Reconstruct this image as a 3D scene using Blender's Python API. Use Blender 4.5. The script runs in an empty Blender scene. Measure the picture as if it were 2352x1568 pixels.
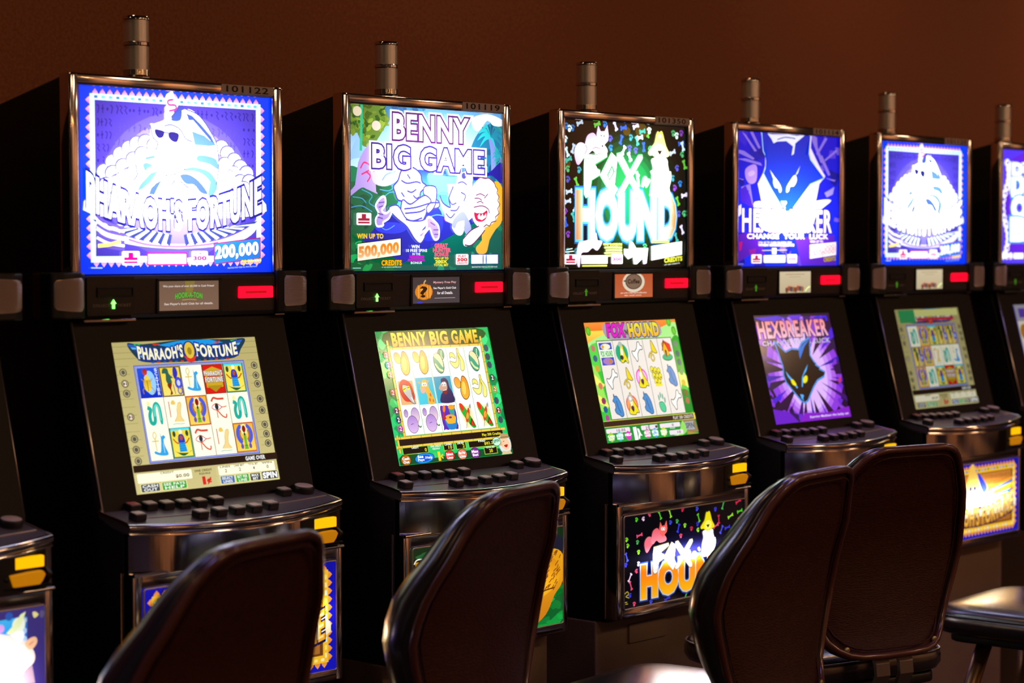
import bpy, bmesh, math, random
from mathutils import Vector, Matrix
D = bpy.data
C = bpy.context.scene.collection
scene = bpy.context.scene
R = math.radians
Z0 = 1.5            # height of the shelf line (bottom edge of the marquees) above the floor
PITCH = 0.7379      # distance from one machine to the next along the row

# ---------------------------------------------------------------- camera
cam_data = D.cameras.new('camera')
cam = D.objects.new('camera', cam_data)
C.objects.link(cam)
cam.location = (-1.73511, -3.42251, 0.05485 + Z0)
yaw, pitch = R(47.851), R(2.601)
fwd = Vector((math.sin(yaw) * math.cos(pitch), math.cos(yaw) * math.cos(pitch), -math.sin(pitch)))
cam.rotation_euler = fwd.to_track_quat('-Z', 'Y').to_euler()
cam_data.sensor_width = 36.0
cam_data.lens = 4784.7 / 2352 * 36.0
cam_data.clip_start = 0.05
cam_data.dof.use_dof = True
cam_data.dof.focus_distance = 4.8
cam_data.dof.aperture_fstop = 3.2
scene.camera = cam

# ---------------------------------------------------------------- world, lights, exposure
w = D.worlds.new('world')
scene.world = w
w.use_nodes = True
w.node_tree.nodes['Background'].inputs[0].default_value = (0.9, 0.55, 0.4, 1)
w.node_tree.nodes['Background'].inputs[1].default_value = 0.02
scene.view_settings.view_transform = 'Standard'
scene.view_settings.look = 'None'
scene.view_settings.exposure = 0.0
scene.view_settings.gamma = 1.0
scene.view_settings.use_curve_mapping = False
scene.render.film_transparent = False
scene.cycles.use_denoising = True
scene.cycles.max_bounces = 6
scene.cycles.sample_clamp_indirect = 4.0


def area_lamp(x, y, z, size, power, col, rot=(0, 0, 0), shape='DISK'):
    l = D.lights.new('unseen_lamp', 'AREA')  # every lamp is out of view, added to light the row and reflections
    l.shape = shape
    l.size = size
    l.energy = power
    l.color = col
    o = D.objects.new('unseen_lamp', l)
    o.location = (x, y, z)
    o.rotation_euler = rot
    C.objects.link(o)
    return o


WARM = (1.0, 0.55, 0.26)
for lx, ly, pw in ((-1.6, .1, 3.2), (0.6, .1, 3.2), (2.8, .1, 3.4), (5.0, .1, 3.8), (7.2, .1, 8), (10.5, .1, 8)):
    area_lamp(lx, ly, 3.25, 0.16, pw, WARM)  # unseen lamps, added to light the back wall
for lx, ly, pw in ((-3.0, -4.4, 8), (0.8, -4.4, 22), (3.4, -4.2, 26), (6.2, -4.2, 26), (9.4, -4.4, 26)):
    area_lamp(lx, ly, 3.25, 0.5, pw, (1.0, 0.62, 0.36))  # unseen lamps, added to brighten machine fronts and chair backs
for lx, ly in ((-.6, -1.3), (2.0, -1.3), (4.4, -1.3), (7.0, -1.3)):      # unseen violet lamps, added to tint decks and chair tops
    area_lamp(lx, ly, 3.3, .9, 5, (.42, .36, 1.0)).data.spread = R(75)
for sx, sz, sw, sh, pw in ((6.4, 2.28, .3, .5, 10), (8.8, 2.25, .3, 1.1, 12), (11.2, 2.3, .3, .9, 8)):      # unseen orange lamps, added for the glow on the marquee frames
    sc_ = area_lamp(sx, -7.6, sz, sw, pw, (1.0, .38, .06), rot=(R(90), 0, R(180)), shape='RECTANGLE')
    sc_.data.size_y = sh
for lx in (2.5, 4.9, 7.3, 9.7, 12.1, 14.5):     # unseen lamps, added to brighten the opposite columns for chrome reflections
    area_lamp(lx, -6.6, 3.2, 0.3, 26, (1.0, 0.64, 0.38), rot=(R(-40), 0, 0))
for lx in (-3.2, -2.2, -0.6, 0.4, 2.0, 3.2):      # small unseen lamps, added for warm glints in the chrome
    area_lamp(lx, -5.6, 2.9, 0.05, 1.2, (1.0, 0.45, 0.15), rot=(R(60), 0, 0))

# ---------------------------------------------------------------- materials
MATS = {}


def mat(name, base=(.8, .8, .8), rough=.5, metal=0., spec=.5, coat=0., noise=None, bump=None, emit=None, es=1.):
    """noise=(scale, strength of colour variation), bump=(scale, strength, stretch)"""
    if name in MATS:
        return MATS[name]
    m = D.materials.new(name)
    m.use_nodes = True
    nt = m.node_tree
    b = nt.nodes['Principled BSDF']
    b.inputs['Base Color'].default_value = (*base, 1)
    b.inputs['Roughness'].default_value = rough
    b.inputs['Metallic'].default_value = metal
    b.inputs['Specular IOR Level'].default_value = spec
    b.inputs['Coat Weight'].default_value = coat
    b.inputs['Coat Roughness'].default_value = .24 if 'leather' in name else .12
    tc = nt.nodes.new('ShaderNodeTexCoord')
    if noise:
        n = nt.nodes.new('ShaderNodeTexNoise')
        n.inputs['Scale'].default_value = noise[0]
        n.inputs['Detail'].default_value = 5
        nt.links.new(tc.outputs['Object'], n.inputs['Vector'])
        mx = nt.nodes.new('ShaderNodeMix')
        mx.data_type = 'RGBA'
        k = noise[1]
        mx.inputs['A'].default_value = (*[c * (1 - k) for c in base], 1)
        mx.inputs['B'].default_value = (*[min(1, c * (1 + k)) for c in base], 1)
        nt.links.new(n.outputs['Fac'], mx.inputs['Factor'])
        nt.links.new(mx.outputs['Result'], b.inputs['Base Color'])
    if bump:
        n = nt.nodes.new('ShaderNodeTexNoise')
        n.inputs['Scale'].default_value = bump[0]
        n.inputs['Detail'].default_value = 4
        mp = nt.nodes.new('ShaderNodeMapping')
        mp.inputs['Scale'].default_value = bump[2]
        nt.links.new(tc.outputs['Object'], mp.inputs['Vector'])
        nt.links.new(mp.outputs['Vector'], n.inputs['Vector'])
        bp = nt.nodes.new('ShaderNodeBump')
        bp.inputs['Strength'].default_value = bump[1]
        bp.inputs['Distance'].default_value = 0.002
        nt.links.new(n.outputs['Fac'], bp.inputs['Height'])
        nt.links.new(bp.outputs['Normal'], b.inputs['Normal'])
    if emit:
        b.inputs['Emission Color'].default_value = (*emit, 1)
        b.inputs['Emission Strength'].default_value = es
    MATS[name] = m
    return m


U3 = (1, 1, 1)
M_WALL = mat('brown_wall_fabric', (.285, .090, .040), .85, noise=(110, .55), bump=(350, .5, U3))
M_FLOOR = mat('dark_carpet', (.03, .012, .01), .95, noise=(12, .5), bump=(300, .6, U3))
M_TAN = mat('tan_plaster', (.62, .38, .25), .8, noise=(2, .2))
M_DARKW = mat('dark_wood_panel', (.05, .022, .014), .5, noise=(3, .3))
M_AISLE = mat('added_aisle_bands', (.4, .25, .15), .35)  # unseen floor, added for what the chrome mirrors
M_BLUEW = mat('dark_blue_panel', (.028, .03, .075), .5, noise=(2, .3))
M_SIDE = mat('black_laminate', (.006, .005, .006), .6, bump=(400, .25, U3))
M_BEZEL = mat('dark_brown_bezel', (.010, .0038, .0032), .45, spec=.22, bump=(600, .2, U3))
M_BAR = mat('charcoal_plastic', (.02, .013, .013), .5)
M_BLACK = mat('black_plastic', (.004, .004, .004), .45)
M_CHROME = mat('polished_chrome', (.78, .74, .72), .09, metal=1)
M_CHROME2 = mat('brushed_chrome', (.6, .55, .52), .13, metal=1)
M_PEWTER = mat('satin_aluminium', (.74, .70, .68), .36, metal=.8, bump=(30, .15, (1, 1, .02)))
M_PANEL = mat('dark_mirror_metal', (.50, .46, .47), .07, metal=1, bump=(14, .12, (3, 3, .12)))
M_TRIM = mat('steel_trim', (.85, .75, .66), .3, metal=.9)
M_DECK = mat('gunmetal_deck', (.24, .21, .26), .36, metal=.7, bump=(500, .1, U3))
M_GRILL = mat('speaker_grille', (.62, .48, .38), .38, metal=.45)
M_KEY = mat('black_button', (.01, .008, .009), .35)
M_KEYTOP = mat('grey_button_cap', (.60, .48, .47), .4, spec=.6)
M_KEYRED = mat('red_button_cap', (.55, .14, .15), .4, spec=.6)
M_PED = mat('brown_stand_laminate', (.24, .155, .10), .5, noise=(5, .3), bump=(200, .3, U3))
M_LEATHER = mat('black_leather', (.014, .011, .013), .22, spec=.8, coat=1.0, bump=(220, .12, U3))
M_BACK = mat('dark_brown_vinyl', (.046, .0095, .005), .5, spec=.22, noise=(60, .45), bump=(110, 1.0, (1, 1, 3.4)))
M_PIPE = mat('brown_piping', (.10, .030, .016), .26, spec=.6, coat=.35)
M_LEG = mat('bronze_metal', (.30, .18, .10), .35, metal=.9)
M_STRAP = mat('dull_steel_strap', (.16, .13, .13), .4, metal=.7)
M_STUD = mat('brass_stud', (.35, .28, .14), .4, metal=.8)
M_TAG = mat('pale_tag', (.62, .50, .44), .5)
M_INK = mat('black_ink', (.01, .006, .006), .6)
M_DIMTXT = mat('dim_print', (.32, .26, .2), .5)


def linc(h):
    v = [int(h[i:i + 2], 16) / 255 for i in (0, 2, 4)]
    return tuple(c / 12.92 if c <= .04045 else ((c + .055) / 1.055) ** 2.4 for c in v)


def glow(name, col, s, rough=.25):
    return mat(name, (.02, .02, .02), rough, emit=linc(col), es=s)


M_RED = glow('red_led_window', 'ff0022', 2.2)
M_REDT = glow('red_led_text', 'c00010', 1.0)
M_GREEN = glow('green_arrow_light', '50ff40', 8)
M_GREEND = glow('dim_green_arrow', '50a020', .6)
M_YEL = glow('yellow_lit_window', 'ffb000', 1.35)
M_YELT = glow('yellow_window_print', 'e08000', 1.3)
M_ORA = glow('orange_lit_mouth', 'f09400', .55)


def backlit(name, base, lamps, rough=.12):
    """printed glass or screen: the print's colours times the brightness of the lamps behind it.
    lamps = [(u, v, su, sv, strength)] in panel percent, base = even glow"""
    m = D.materials.new(name)
    m.use_nodes = True
    nt = m.node_tree
    L = nt.links
    b = nt.nodes['Principled BSDF']
    b.inputs['Base Color'].default_value = (.006, .006, .006, 1)
    b.inputs['Roughness'].default_value = rough
    a = nt.nodes.new('ShaderNodeAttribute')
    a.attribute_name = 'Col'
    L.new(a.outputs['Color'], b.inputs['Emission Color'])
    uv = nt.nodes.new('ShaderNodeAttribute')
    uv.attribute_name = 'PanelUV'
    sp = nt.nodes.new('ShaderNodeSeparateXYZ')
    L.new(uv.outputs['Vector'], sp.inputs[0])

    def mth(op, x, y=None):
        n = nt.nodes.new('ShaderNodeMath')
        n.operation = op
        for i, q in enumerate((x, y)):
            if q is None:
                continue
            if isinstance(q, (int, float)):
                n.inputs[i].default_value = q
            else:
                L.new(q, n.inputs[i])
        return n.outputs[0]
    tot = None
    for (u, v, su, sv, k) in lamps:
        du = mth('DIVIDE', mth('SUBTRACT', sp.outputs[0], u / 100), su / 100)
        dv = mth('DIVIDE', mth('SUBTRACT', sp.outputs[1], v / 100), sv / 100)
        r2 = mth('ADD', mth('MULTIPLY', du, du), mth('MULTIPLY', dv, dv))
        g = mth('MULTIPLY', mth('EXPONENT', mth('MULTIPLY', r2, -1.0)), k)
        tot = g if tot is None else mth('ADD', tot, g)
    if tot is None:
        b.inputs['Emission Strength'].default_value = base
    else:
        L.new(mth('ADD', tot, base), b.inputs['Emission Strength'])
    return m


# ---------------------------------------------------------------- mesh helpers
def obj(name, bm, m, parent=None, smooth=False, recalc=True):
    me = D.meshes.new(name)
    if recalc:
        bmesh.ops.recalc_face_normals(bm, faces=bm.faces[:])
    bm.to_mesh(me)
    bm.free()
    if smooth:
        for p in me.polygons:
            p.use_smooth = True
        if smooth is not True:
            me.set_sharp_from_angle(angle=R(smooth))
    me.materials.append(m)
    o = D.objects.new(name, me)
    C.objects.link(o)
    if parent:
        o.parent = parent
    return o


def box(bm, x0, x1, y0, y1, z0, z1, bev=0, seg=2, mtx=None):
    r = bmesh.ops.create_cube(bm, size=1)
    vs = r['verts']
    for v in vs:
        v.co = Vector(((x0 + x1) / 2 + v.co.x * (x1 - x0), (y0 + y1) / 2 + v.co.y * (y1 - y0), (z0 + z1) / 2 + v.co.z * (z1 - z0)))
    if bev:
        es = list({e for v in vs for e in v.link_edges})
        rr = bmesh.ops.bevel(bm, geom=es, offset=bev, segments=seg, affect='EDGES', profile=.5)
        vs = list({v for v in rr['verts']} | {v for v in vs if v.is_valid})
    if mtx:
        for v in vs:
            v.co = mtx @ v.co
    return vs


def prism(bm, poly, a0, a1, axis='x', bev=0):
    """extrude a polygon given as (y,z) along x, (x,z) along y, or (x,y) along z"""
    def P(p, a):
        return {'x': (a, p[0], p[1]), 'y': (p[0], a, p[1]), 'z': (p[0], p[1], a)}[axis]
    lo = [bm.verts.new(P(p, a0)) for p in poly]
    hi = [bm.verts.new(P(p, a1)) for p in poly]
    n = len(poly)
    fs = [bm.faces.new(lo), bm.faces.new(hi[::-1])]
    for i in range(n):
        fs.append(bm.faces.new((lo[i], lo[(i + 1) % n], hi[(i + 1) % n], hi[i])))
    if bev:
        bmesh.ops.recalc_face_normals(bm, faces=fs)
        es = list({e for f in fs for e in f.edges})
        bmesh.ops.bevel(bm, geom=es, offset=bev, segments=2, affect='EDGES', profile=.5)


def rrect(x0, y0, x1, y1, r, n=4):
    pts = []
    for cx, cy, a in ((x1 - r, y1 - r, 0), (x0 + r, y1 - r, 90), (x0 + r, y0 + r, 180), (x1 - r, y0 + r, 270)):
        for i in range(n + 1):
            t = R(a + 90 * i / n)
            pts.append((cx + r * math.cos(t), cy + r * math.sin(t)))
    return pts


def tube(bm, pts, r, seg=10, closed=False, flat=1.0):
    pts = [Vector(p) for p in pts]
    n = len(pts)
    rings = []
    up = None
    for i, p in enumerate(pts):
        a = pts[(i - 1) % n] if (closed or i > 0) else p
        b = pts[(i + 1) % n] if (closed or i < n - 1) else p
        t = (b - a).normalized()
        if up is None:
            up = t.orthogonal().normalized()
        up = (up - t * up.dot(t)).normalized()
        s = t.cross(up)
        rr = r[i] if isinstance(r, (list, tuple)) else r
        rings.append([bm.verts.new(p + (up * math.cos(k * 2 * math.pi / seg) + s * flat * math.sin(k * 2 * math.pi / seg)) * rr) for k in range(seg)])
    m = n if closed else n - 1
    for i in range(m):
        A, B = rings[i], rings[(i + 1) % n]
        off = 0
        if closed and i == n - 1:
            off = min(range(seg), key=lambda q: (A[0].co - B[q].co).length)
        for k in range(seg):
            bm.faces.new((A[k], A[(k + 1) % seg], B[(k + 1 + off) % seg], B[(k + off) % seg]))
    if not closed:
        bm.faces.new(rings[0][::-1])
        bm.faces.new(rings[-1])


def lathe(bm, prof, cx, cy, seg=36):
    rings = [[bm.verts.new((cx + r * math.cos(2 * math.pi * k / seg), cy + r * math.sin(2 * math.pi * k / seg), z)) for k in range(seg)] for r, z in prof]
    for A, B in zip(rings, rings[1:]):
        for k in range(seg):
            bm.faces.new((A[k], A[(k + 1) % seg], B[(k + 1) % seg], B[k]))
    bm.faces.new(rings[0][::-1])
    bm.faces.new(rings[-1])


def thing(name, label, cat, loc=(0, 0, 0), rz=0, group=None):
    o = D.objects.new(name, None)
    o.empty_display_size = .1
    C.objects.link(o)
    o.location = loc
    o.rotation_euler = (0, 0, rz)
    o['label'] = label
    o['category'] = cat
    if group:
        o['group'] = group
    return o


def struct(name, bm, m):
    o = obj(name, bm, m)
    o['kind'] = 'structure'
    return o


# ---------------------------------------------------------------- text as triangles (built-in font)
_txt = {}


def text_tris(s, off=0.0):
    key = (s, off)
    if key not in _txt:
        cu = D.curves.new('t', 'FONT')
        cu.body = s
        cu.resolution_u = 3
        cu.offset = off
        cu.space_character = 1.1
        cu.fill_mode = 'FRONT'
        o = D.objects.new('t', cu)
        me = o.to_mesh()
        me.calc_loop_triangles()
        co = [(v.co.x, v.co.y) for v in me.vertices]
        _txt[key] = [[co[i] for i in t.vertices] for t in me.loop_triangles]
        o.to_mesh_clear()
        D.objects.remove(o)
        D.curves.remove(cu)
    return _txt[key]


def text_bbox(s):
    P = [p for t in text_tris(s, 0.0) for p in t]
    return min(p[0] for p in P), min(p[1] for p in P), max(p[0] for p in P), max(p[1] for p in P)


def text_mesh(bm, s, x0, z0, x1, z1, y, off=.015):
    """flat lettering in an x-z plane facing -y"""
    bx0, by0, bx1, by1 = text_bbox(s)
    for t in text_tris(s, off):
        bm.faces.new([bm.verts.new((x0 + (p[0] - bx0) / (bx1 - bx0) * (x1 - x0), y, z0 + (p[1] - by0) / (by1 - by0) * (z1 - z0))) for p in t])


def smooth_pts(pts, closed=True, k=4):
    n = len(pts)
    out = []
    rng = range(n) if closed else range(n - 1)
    for i in rng:
        if closed:
            p0, p1, p2, p3 = pts[i - 1], pts[i], pts[(i + 1) % n], pts[(i + 2) % n]
        else:
            p0, p1, p2, p3 = pts[max(i - 1, 0)], pts[i], pts[i + 1], pts[min(i + 2, n - 1)]
        for j in range(k):
            t = j / k
            out.append(tuple(.5 * (2 * p1[q] + (p2[q] - p0[q]) * t + (2 * p0[q] - 5 * p1[q] + 4 * p2[q] - p3[q]) * t * t + (-p0[q] + 3 * p1[q] - 3 * p2[q] + p3[q]) * t ** 3) for q in (0, 1)))
    if not closed:
        out.append(tuple(pts[-1]))
    return out


def clip_poly(P, lo=0., hi=100.):
    for ax in (0, 1):
        for lim, sg in ((lo, 1), (hi, -1)):
            if all(sg * (p[ax] - lim) >= 0 for p in P):
                continue
            Q = []
            for i in range(len(P)):
                a, b = P[i - 1], P[i]
                ia, ib = sg * (a[ax] - lim) >= 0, sg * (b[ax] - lim) >= 0
                if ia != ib:
                    t = (lim - a[ax]) / (b[ax] - a[ax])
                    Q.append((a[0] + (b[0] - a[0]) * t, a[1] + (b[1] - a[1]) * t))
                if ib:
                    Q.append(b)
            P = Q
            if len(P) < 3:
                return []
    return P


class Art:
    """flat print on a panel; positions in percent of the panel, v upwards.
    each shape lies one ink layer above the one before it"""
    DZ = 0.00003

    def __init__(s, W, H, bg, bg2=None):
        s.W, s.H = W, H
        s.faces = []
        s.L = 0
        s.box = None
        s.lw = 1.0
        s.R(bg, 0, 0, 100, 100, bg2)

    def m(s, p):
        if s.box:
            x0, y0, x1, y1 = s.box
            return (x0 + p[0] * (x1 - x0) / 10, y0 + p[1] * (y1 - y0) / 10)
        return p

    def _add(s, P, c, c2, lo=None, hi=None):
        P = clip_poly(P)
        if len(P) < 3:
            return
        a = linc(c)
        if c2:
            b = linc(c2)
            lo = min(p[1] for p in P) if lo is None else lo
            hi = max(p[1] for p in P) if hi is None else hi
            cols = []
            for p in P:
                t = min(1, max(0, (p[1] - lo) / max(hi - lo, 1e-6)))
                cols.append(tuple(b[i] + (a[i] - b[i]) * t for i in range(3)))
        else:
            cols = [a] * len(P)
        s.faces.append((s.L, P, cols))

    def P(s, c, pts, sm=0, c2=None):
        pts = [s.m(p) for p in pts]
        if sm:
            pts = smooth_pts(pts, True, 4)
        s._add(pts, c, c2)
        s.L += 1

    def R(s, c, x0, y0, x1, y1, c2=None):
        s.P(c, [(x0, y0), (x1, y0), (x1, y1), (x0, y1)], 0, c2)

    def RR(s, c, x0, y0, x1, y1, r=1.5, c2=None):
        s.P(c, rrect(x0, y0, x1, y1, r, 3), 0, c2)

    def E(s, c, cx, cy, rx, ry, rot=0, c2=None, n=20):
        cr, sr = math.cos(R(rot)), math.sin(R(rot))
        s.P(c, [(cx + rx * math.cos(2 * math.pi * i / n) * cr - ry * math.sin(2 * math.pi * i / n) * sr,
                 cy + rx * math.cos(2 * math.pi * i / n) * sr + ry * math.sin(2 * math.pi * i / n) * cr) for i in range(n)], 0, c2)

    def S(s, c, wd, pts, sm=0, closed=False):
        pts = [s.m(p) for p in pts]
        if sm:
            pts = smooth_pts(pts, closed, 4)
        if closed:
            pts = pts + [pts[0]]
        wd = wd / 2 * s.lw * ((s.box[2] - s.box[0]) / 10 if s.box else 1)
        asp = s.W / s.H
        Lf, Rt = [], []
        n = len(pts)
        for i, p in enumerate(pts):
            a, b = pts[max(i - 1, 0)], pts[min(i + 1, n - 1)]
            if closed and i in (0, n - 1):
                a, b = pts[-2], pts[1]
            dx, dy = (b[0] - a[0]), (b[1] - a[1]) / asp
            d = math.hypot(dx, dy) or 1
            nx, ny = -dy / d * wd, dx / d * wd * asp
            Lf.append((p[0] + nx, p[1] + ny))
            Rt.append((p[0] - nx, p[1] - ny))
        for i in range(n - 1):
            s._add([Lf[i], Lf[i + 1], Rt[i + 1], Rt[i]], c, None)
        s.L += 1

    def PO(s, c, oc, wd, pts, sm=1, c2=None):
        s.P(c, pts, sm, c2)
        s.S(oc, wd, pts, sm, True)

    def T(s, c, txt, x0, y0, x1, y1, off=.02, c2=None, tilt=0., arc=0., flare=0., shear=0., ends=None):
        bx0, by0, bx1, by1 = text_bbox(txt)
        p0, p1 = s.m((x0, y0)), s.m((x1, y1))
        x0, y0, x1, y1 = p0[0], p0[1], p1[0], p1[1]

        def f(p):
            u = (p[0] - bx0) / (bx1 - bx0)
            v = (p[1] - by0) / (by1 - by0)
            q = (2 * u - 1)
            y = y0 + v * (y1 - y0) * (1 + flare * q * q) + tilt * u + arc * q * q
            return (x0 + u * (x1 - x0) + shear * v, y)
        for t in text_tris(txt, off):
            s._add([f(p) for p in t], c, c2, y0, y1)
            if ends and s.faces:          # first and last letter printed in another colour that fades inwards
                L_, P_, cols = s.faces[-1]
                e = linc(ends)
                for i, q in enumerate(P_):
                    u = (q[0] - x0) / (x1 - x0)
                    k = min(1, max(0, 1 - u / .15, (u - .88) / .1))
                    cols[i] = tuple(cols[i][j] * (1 - k) + e[j] * k for j in range(3))
        s.L += 1

    def OT(s, c, oc, txt, x0, y0, x1, y1, off=.02, out=.06, **k):
        kk = dict(k)
        kk.pop('c2', None)
        s.T(oc, txt, x0, y0, x1, y1, off + out, **kk)
        s.T(c, txt, x0, y0, x1, y1, off, **k)

    def build(s, name, m, parent, mtx):
        """mtx maps (x, 0, z) panel metres (y = ink height towards the viewer) into the parent's space"""
        bm = bmesh.new()
        col = bm.loops.layers.float_color.new('Col')
        uvl = bm.verts.layers.float_vector.new('PanelUV')
        for L, P, cols in s.faces:
            vs = []
            for p in P:
                v = bm.verts.new(mtx @ Vector((p[0] / 100 * s.W, -L * s.DZ, p[1] / 100 * s.H)))
                v[uvl] = (p[0] / 100, p[1] / 100, 0)
                vs.append(v)
            try:
                f = bm.faces.new(vs)
            except ValueError:
                continue
            for lp, c in zip(f.loops, cols):
                lp[col] = (*c, 1)
        # wide single faces are cut up so that their colours and the lamps' falloff stay smooth
        bmesh.ops.triangulate(bm, faces=[f for f in bm.faces if len(f.verts) > 4])
        return obj(name, bm, m, parent, recalc=False)

# ================================================================ printed glass and screens
MW, MH = .5093, .3775       # marquee glass
LW, LH = .3807, .3121       # game screen
BW, BH = .5115, .2345       # belly glass


def saw(a, x0, y0, x1, y1, d, n, m, c, c2):
    """row of small onion-shaped teeth pointing outwards round a rectangle"""
    L = a.L
    dy = d * a.W / a.H
    for i in range(n):
        t = x0 + (x1 - x0) * (i + .5) / n
        h = (x1 - x0) / n * .46
        for yy, s in ((y0, -1), (y1, 1)):
            a.L = L
            a.P(c, [(t - h, yy), (t + h, yy), (t + h * .75, yy + s * dy * .5), (t, yy + s * dy), (t - h * .75, yy + s * dy * .5)], 0, c2)
    for i in range(m):
        t = y0 + (y1 - y0) * (i + .5) / m
        h = (y1 - y0) / m * .46
        for xx, s in ((x0, -1), (x1, 1)):
            a.L = L
            a.P(c2, [(xx, t - h), (xx, t + h), (xx + s * d * .5, t + h * .75), (xx + s * d, t), (xx + s * d * .5, t - h * .75)], 0, c)
    a.L = L + 1


def beads(a, x0, y0, x1, y1, wd, n, m, cols):
    L = a.L
    hy = wd * a.W / a.H
    k = 0
    for i in range(n):
        t = x0 + (x1 - x0) * (i + .5) / n
        for yy in (y0, y1):
            a.L = L
            k += 1
            a.RR(cols[k % len(cols)], t - wd * .55, yy - hy * .35, t + wd * .55, yy + hy * .35, wd * .2)
    for i in range(m):
        t = y0 + (y1 - y0) * (i + .5) / m
        for xx in (x0, x1):
            a.L = L
            k += 1
            a.RR(cols[(k * 2 + 1) % len(cols)], xx - wd * .3, t - hy * .6, xx + wd * .3, t + hy * .6, wd * .2)
    a.L = L + 1


def card(a, x, y, wd, h, c='c01030', k=0):
    a.RR('fff0f4', x, y, x + wd, y + h, .8)
    if k == 0:      # bar symbol card
        a.R(c, x + wd * .12, y + h * .14, x + wd * .88, y + h * .28)
        a.R(c, x + wd * .12, y + h * .36, x + wd * .88, y + h * .56)
        a.R(c, x + wd * .36, y + h * .56, x + wd * .64, y + h * .9)
    elif k == 1:
        a.T(c, 'PLAY', x + wd * .2, y + h * .7, x + wd * .8, y + h * .9, .03)
        a.T(c, '300', x + wd * .12, y + h * .33, x + wd * .88, y + h * .62, .05)
        a.T(c, 'CREDITS', x + wd * .1, y + h * .08, x + wd * .9, y + h * .24, .03)


def pharaoh_title(a, fc, oc, x0=5, x1=96, y=21, h=15, out=.07, arc=11, off=.04):
    word = "PHARAOH'S FORTUNE"
    # the letters ride on a hanging arc; the end letters stand taller
    a.OT(fc, oc, word, x0, y, x1, y + h, off, out, arc=arc, flare=.25)


def wings(a, oc, fc, cx=50, y=15, n=17):
    for s in (-1, 1):
        for i in range(n):
            t = i / (n - 1)
            x0 = cx + s * (3 + 26 * t)
            x1 = cx + s * (4 + 37 * t)
            y0, y1 = y + 7 - 2 * (1 - t) + 3 * t, y + .2 + 11.5 * t ** 1.6 - 1.5 * (1 - t)
            a.P(fc if i % 2 else oc, [(x0, y0), (x0 + s * 2.2, y0 + .8), (x1 + s * 1.8, y1 + 1.6), (x1, y1)], 0)


def sphinx_figure(a, stripe, shade, glass, line, white='e8e8ff'):
    """seated figure in a striped head cloth and dark glasses"""
    a.P(white, [(42.86, 87.73), (46.36, 85.13), (53.49, 90.29), (59.76, 87.85), (66.06, 79.65), (70.12, 70.28), (70.7, 59.74), (69.98, 49.14), (66.73, 42.81), (62.18, 44.62), (56.78, 48.76), (50.51, 46.68), (42.54, 44.59), (33.81, 42.5), (28.66, 43.76), (31.28, 49.87), (35.64, 55.6), (33.94, 59.27), (37.87, 63.15), (36.61, 68.7), (37.52, 73.4), (35.4, 80.74), (38.45, 81.38), (42.83, 83.98)], 1)
    a.P(shade, [(46.36, 85.13), (50.83, 91.81), (51.7, 88.29), (50.78, 83.99), (47.23, 83.3)], 1)
    a.P(shade, [(53.92, 87.96), (57.05, 86.73), (61.53, 82.25), (66.95, 75.87), (69.21, 71.19), (67.84, 72.09), (62.41, 78.49), (57.48, 84.39), (55.24, 84.26)])
    a.P(stripe, [(56.81, 78.38), (63.3, 76.16), (69.48, 71.21), (66, 70.56), (58.29, 70.86)])
    a.P(stripe, [(60.06, 65.04), (65.05, 64.97), (69.61, 63.06), (70.5, 57.81), (65.93, 60.51), (59.58, 62.17)], 1)
    a.P(stripe, [(52.81, 57.35), (57.75, 58.48), (64.99, 56.65), (69.08, 52), (69.97, 47.7), (67.65, 43.32), (64.9, 43.73), (66.77, 49.05), (63.15, 54.2), (57.74, 56.39), (53.25, 56.23)], 1)
    a.P(shade, [(50.56, 53.77), (55.03, 54.4), (60.41, 50.77), (64.91, 44.21), (61.27, 44.59), (57.69, 48.78), (53.2, 49.41)], 1)
    a.P(shade, [(41.27, 51.12), (39.05, 46.84), (37.28, 42.77), (34.51, 42.98), (35.57, 46.27), (38.2, 49.15)])
    a.P(stripe, [(35.64, 54.67), (39.12, 55.73), (35.6, 50.01), (31.25, 45.69), (28.66, 44.69), (30.41, 48.45)])
    a.P(stripe, [(31.78, 59.18), (33.95, 60.01), (36.53, 58.43), (33.92, 56.94), (33.05, 55.51), (32.02, 56.87)], 1)
    a.P(stripe, [(32.67, 62.94), (37.44, 64.26), (37.87, 62.69), (33.09, 61.56)])
    a.P(glass, [(37.81, 78.27), (40.16, 78.21), (42.52, 77.22), (41.88, 74.38), (39.69, 73.7), (37.97, 75.76)], 1)
    a.P(glass, [(44.71, 76.78), (47.18, 77.47), (50.01, 76.12), (49.09, 72.11), (46.7, 72.18), (44.87, 74.16)], 1)
    a.S(line, .45, [(42.52, 76.94), (44.71, 76.59)])
    a.S(line, .45, [(42.54, 80.4), (46.33, 81.18), (50.74, 78.8), (53.38, 74.22), (56.95, 72.5)], 1)
    a.S(line, .5, [(35.4, 80.74), (36.65, 74.29), (39.23, 70.69), (37.9, 66.89)], 1)
    a.S(line, .4, [(42.6, 53.51), (47.01, 54.13), (51.47, 56.17), (53.26, 57.65)], 1)
    a.S(line, .4, [(46.36, 85.13), (50.83, 91.06), (53.49, 90.29), (60.66, 86.96), (66.96, 77.78), (70.12, 70.28), (70.69, 58.78), (69.52, 49.13)], 1)
    for q in ([(47.88, 51.33), (46.09, 48.45)], [(50.53, 50.47), (54.97, 46.81)], [(27.92, 59.03), (28.73, 53.5), (27, 50.67)]):
        a.S(line, .5, q, 1)


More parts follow.
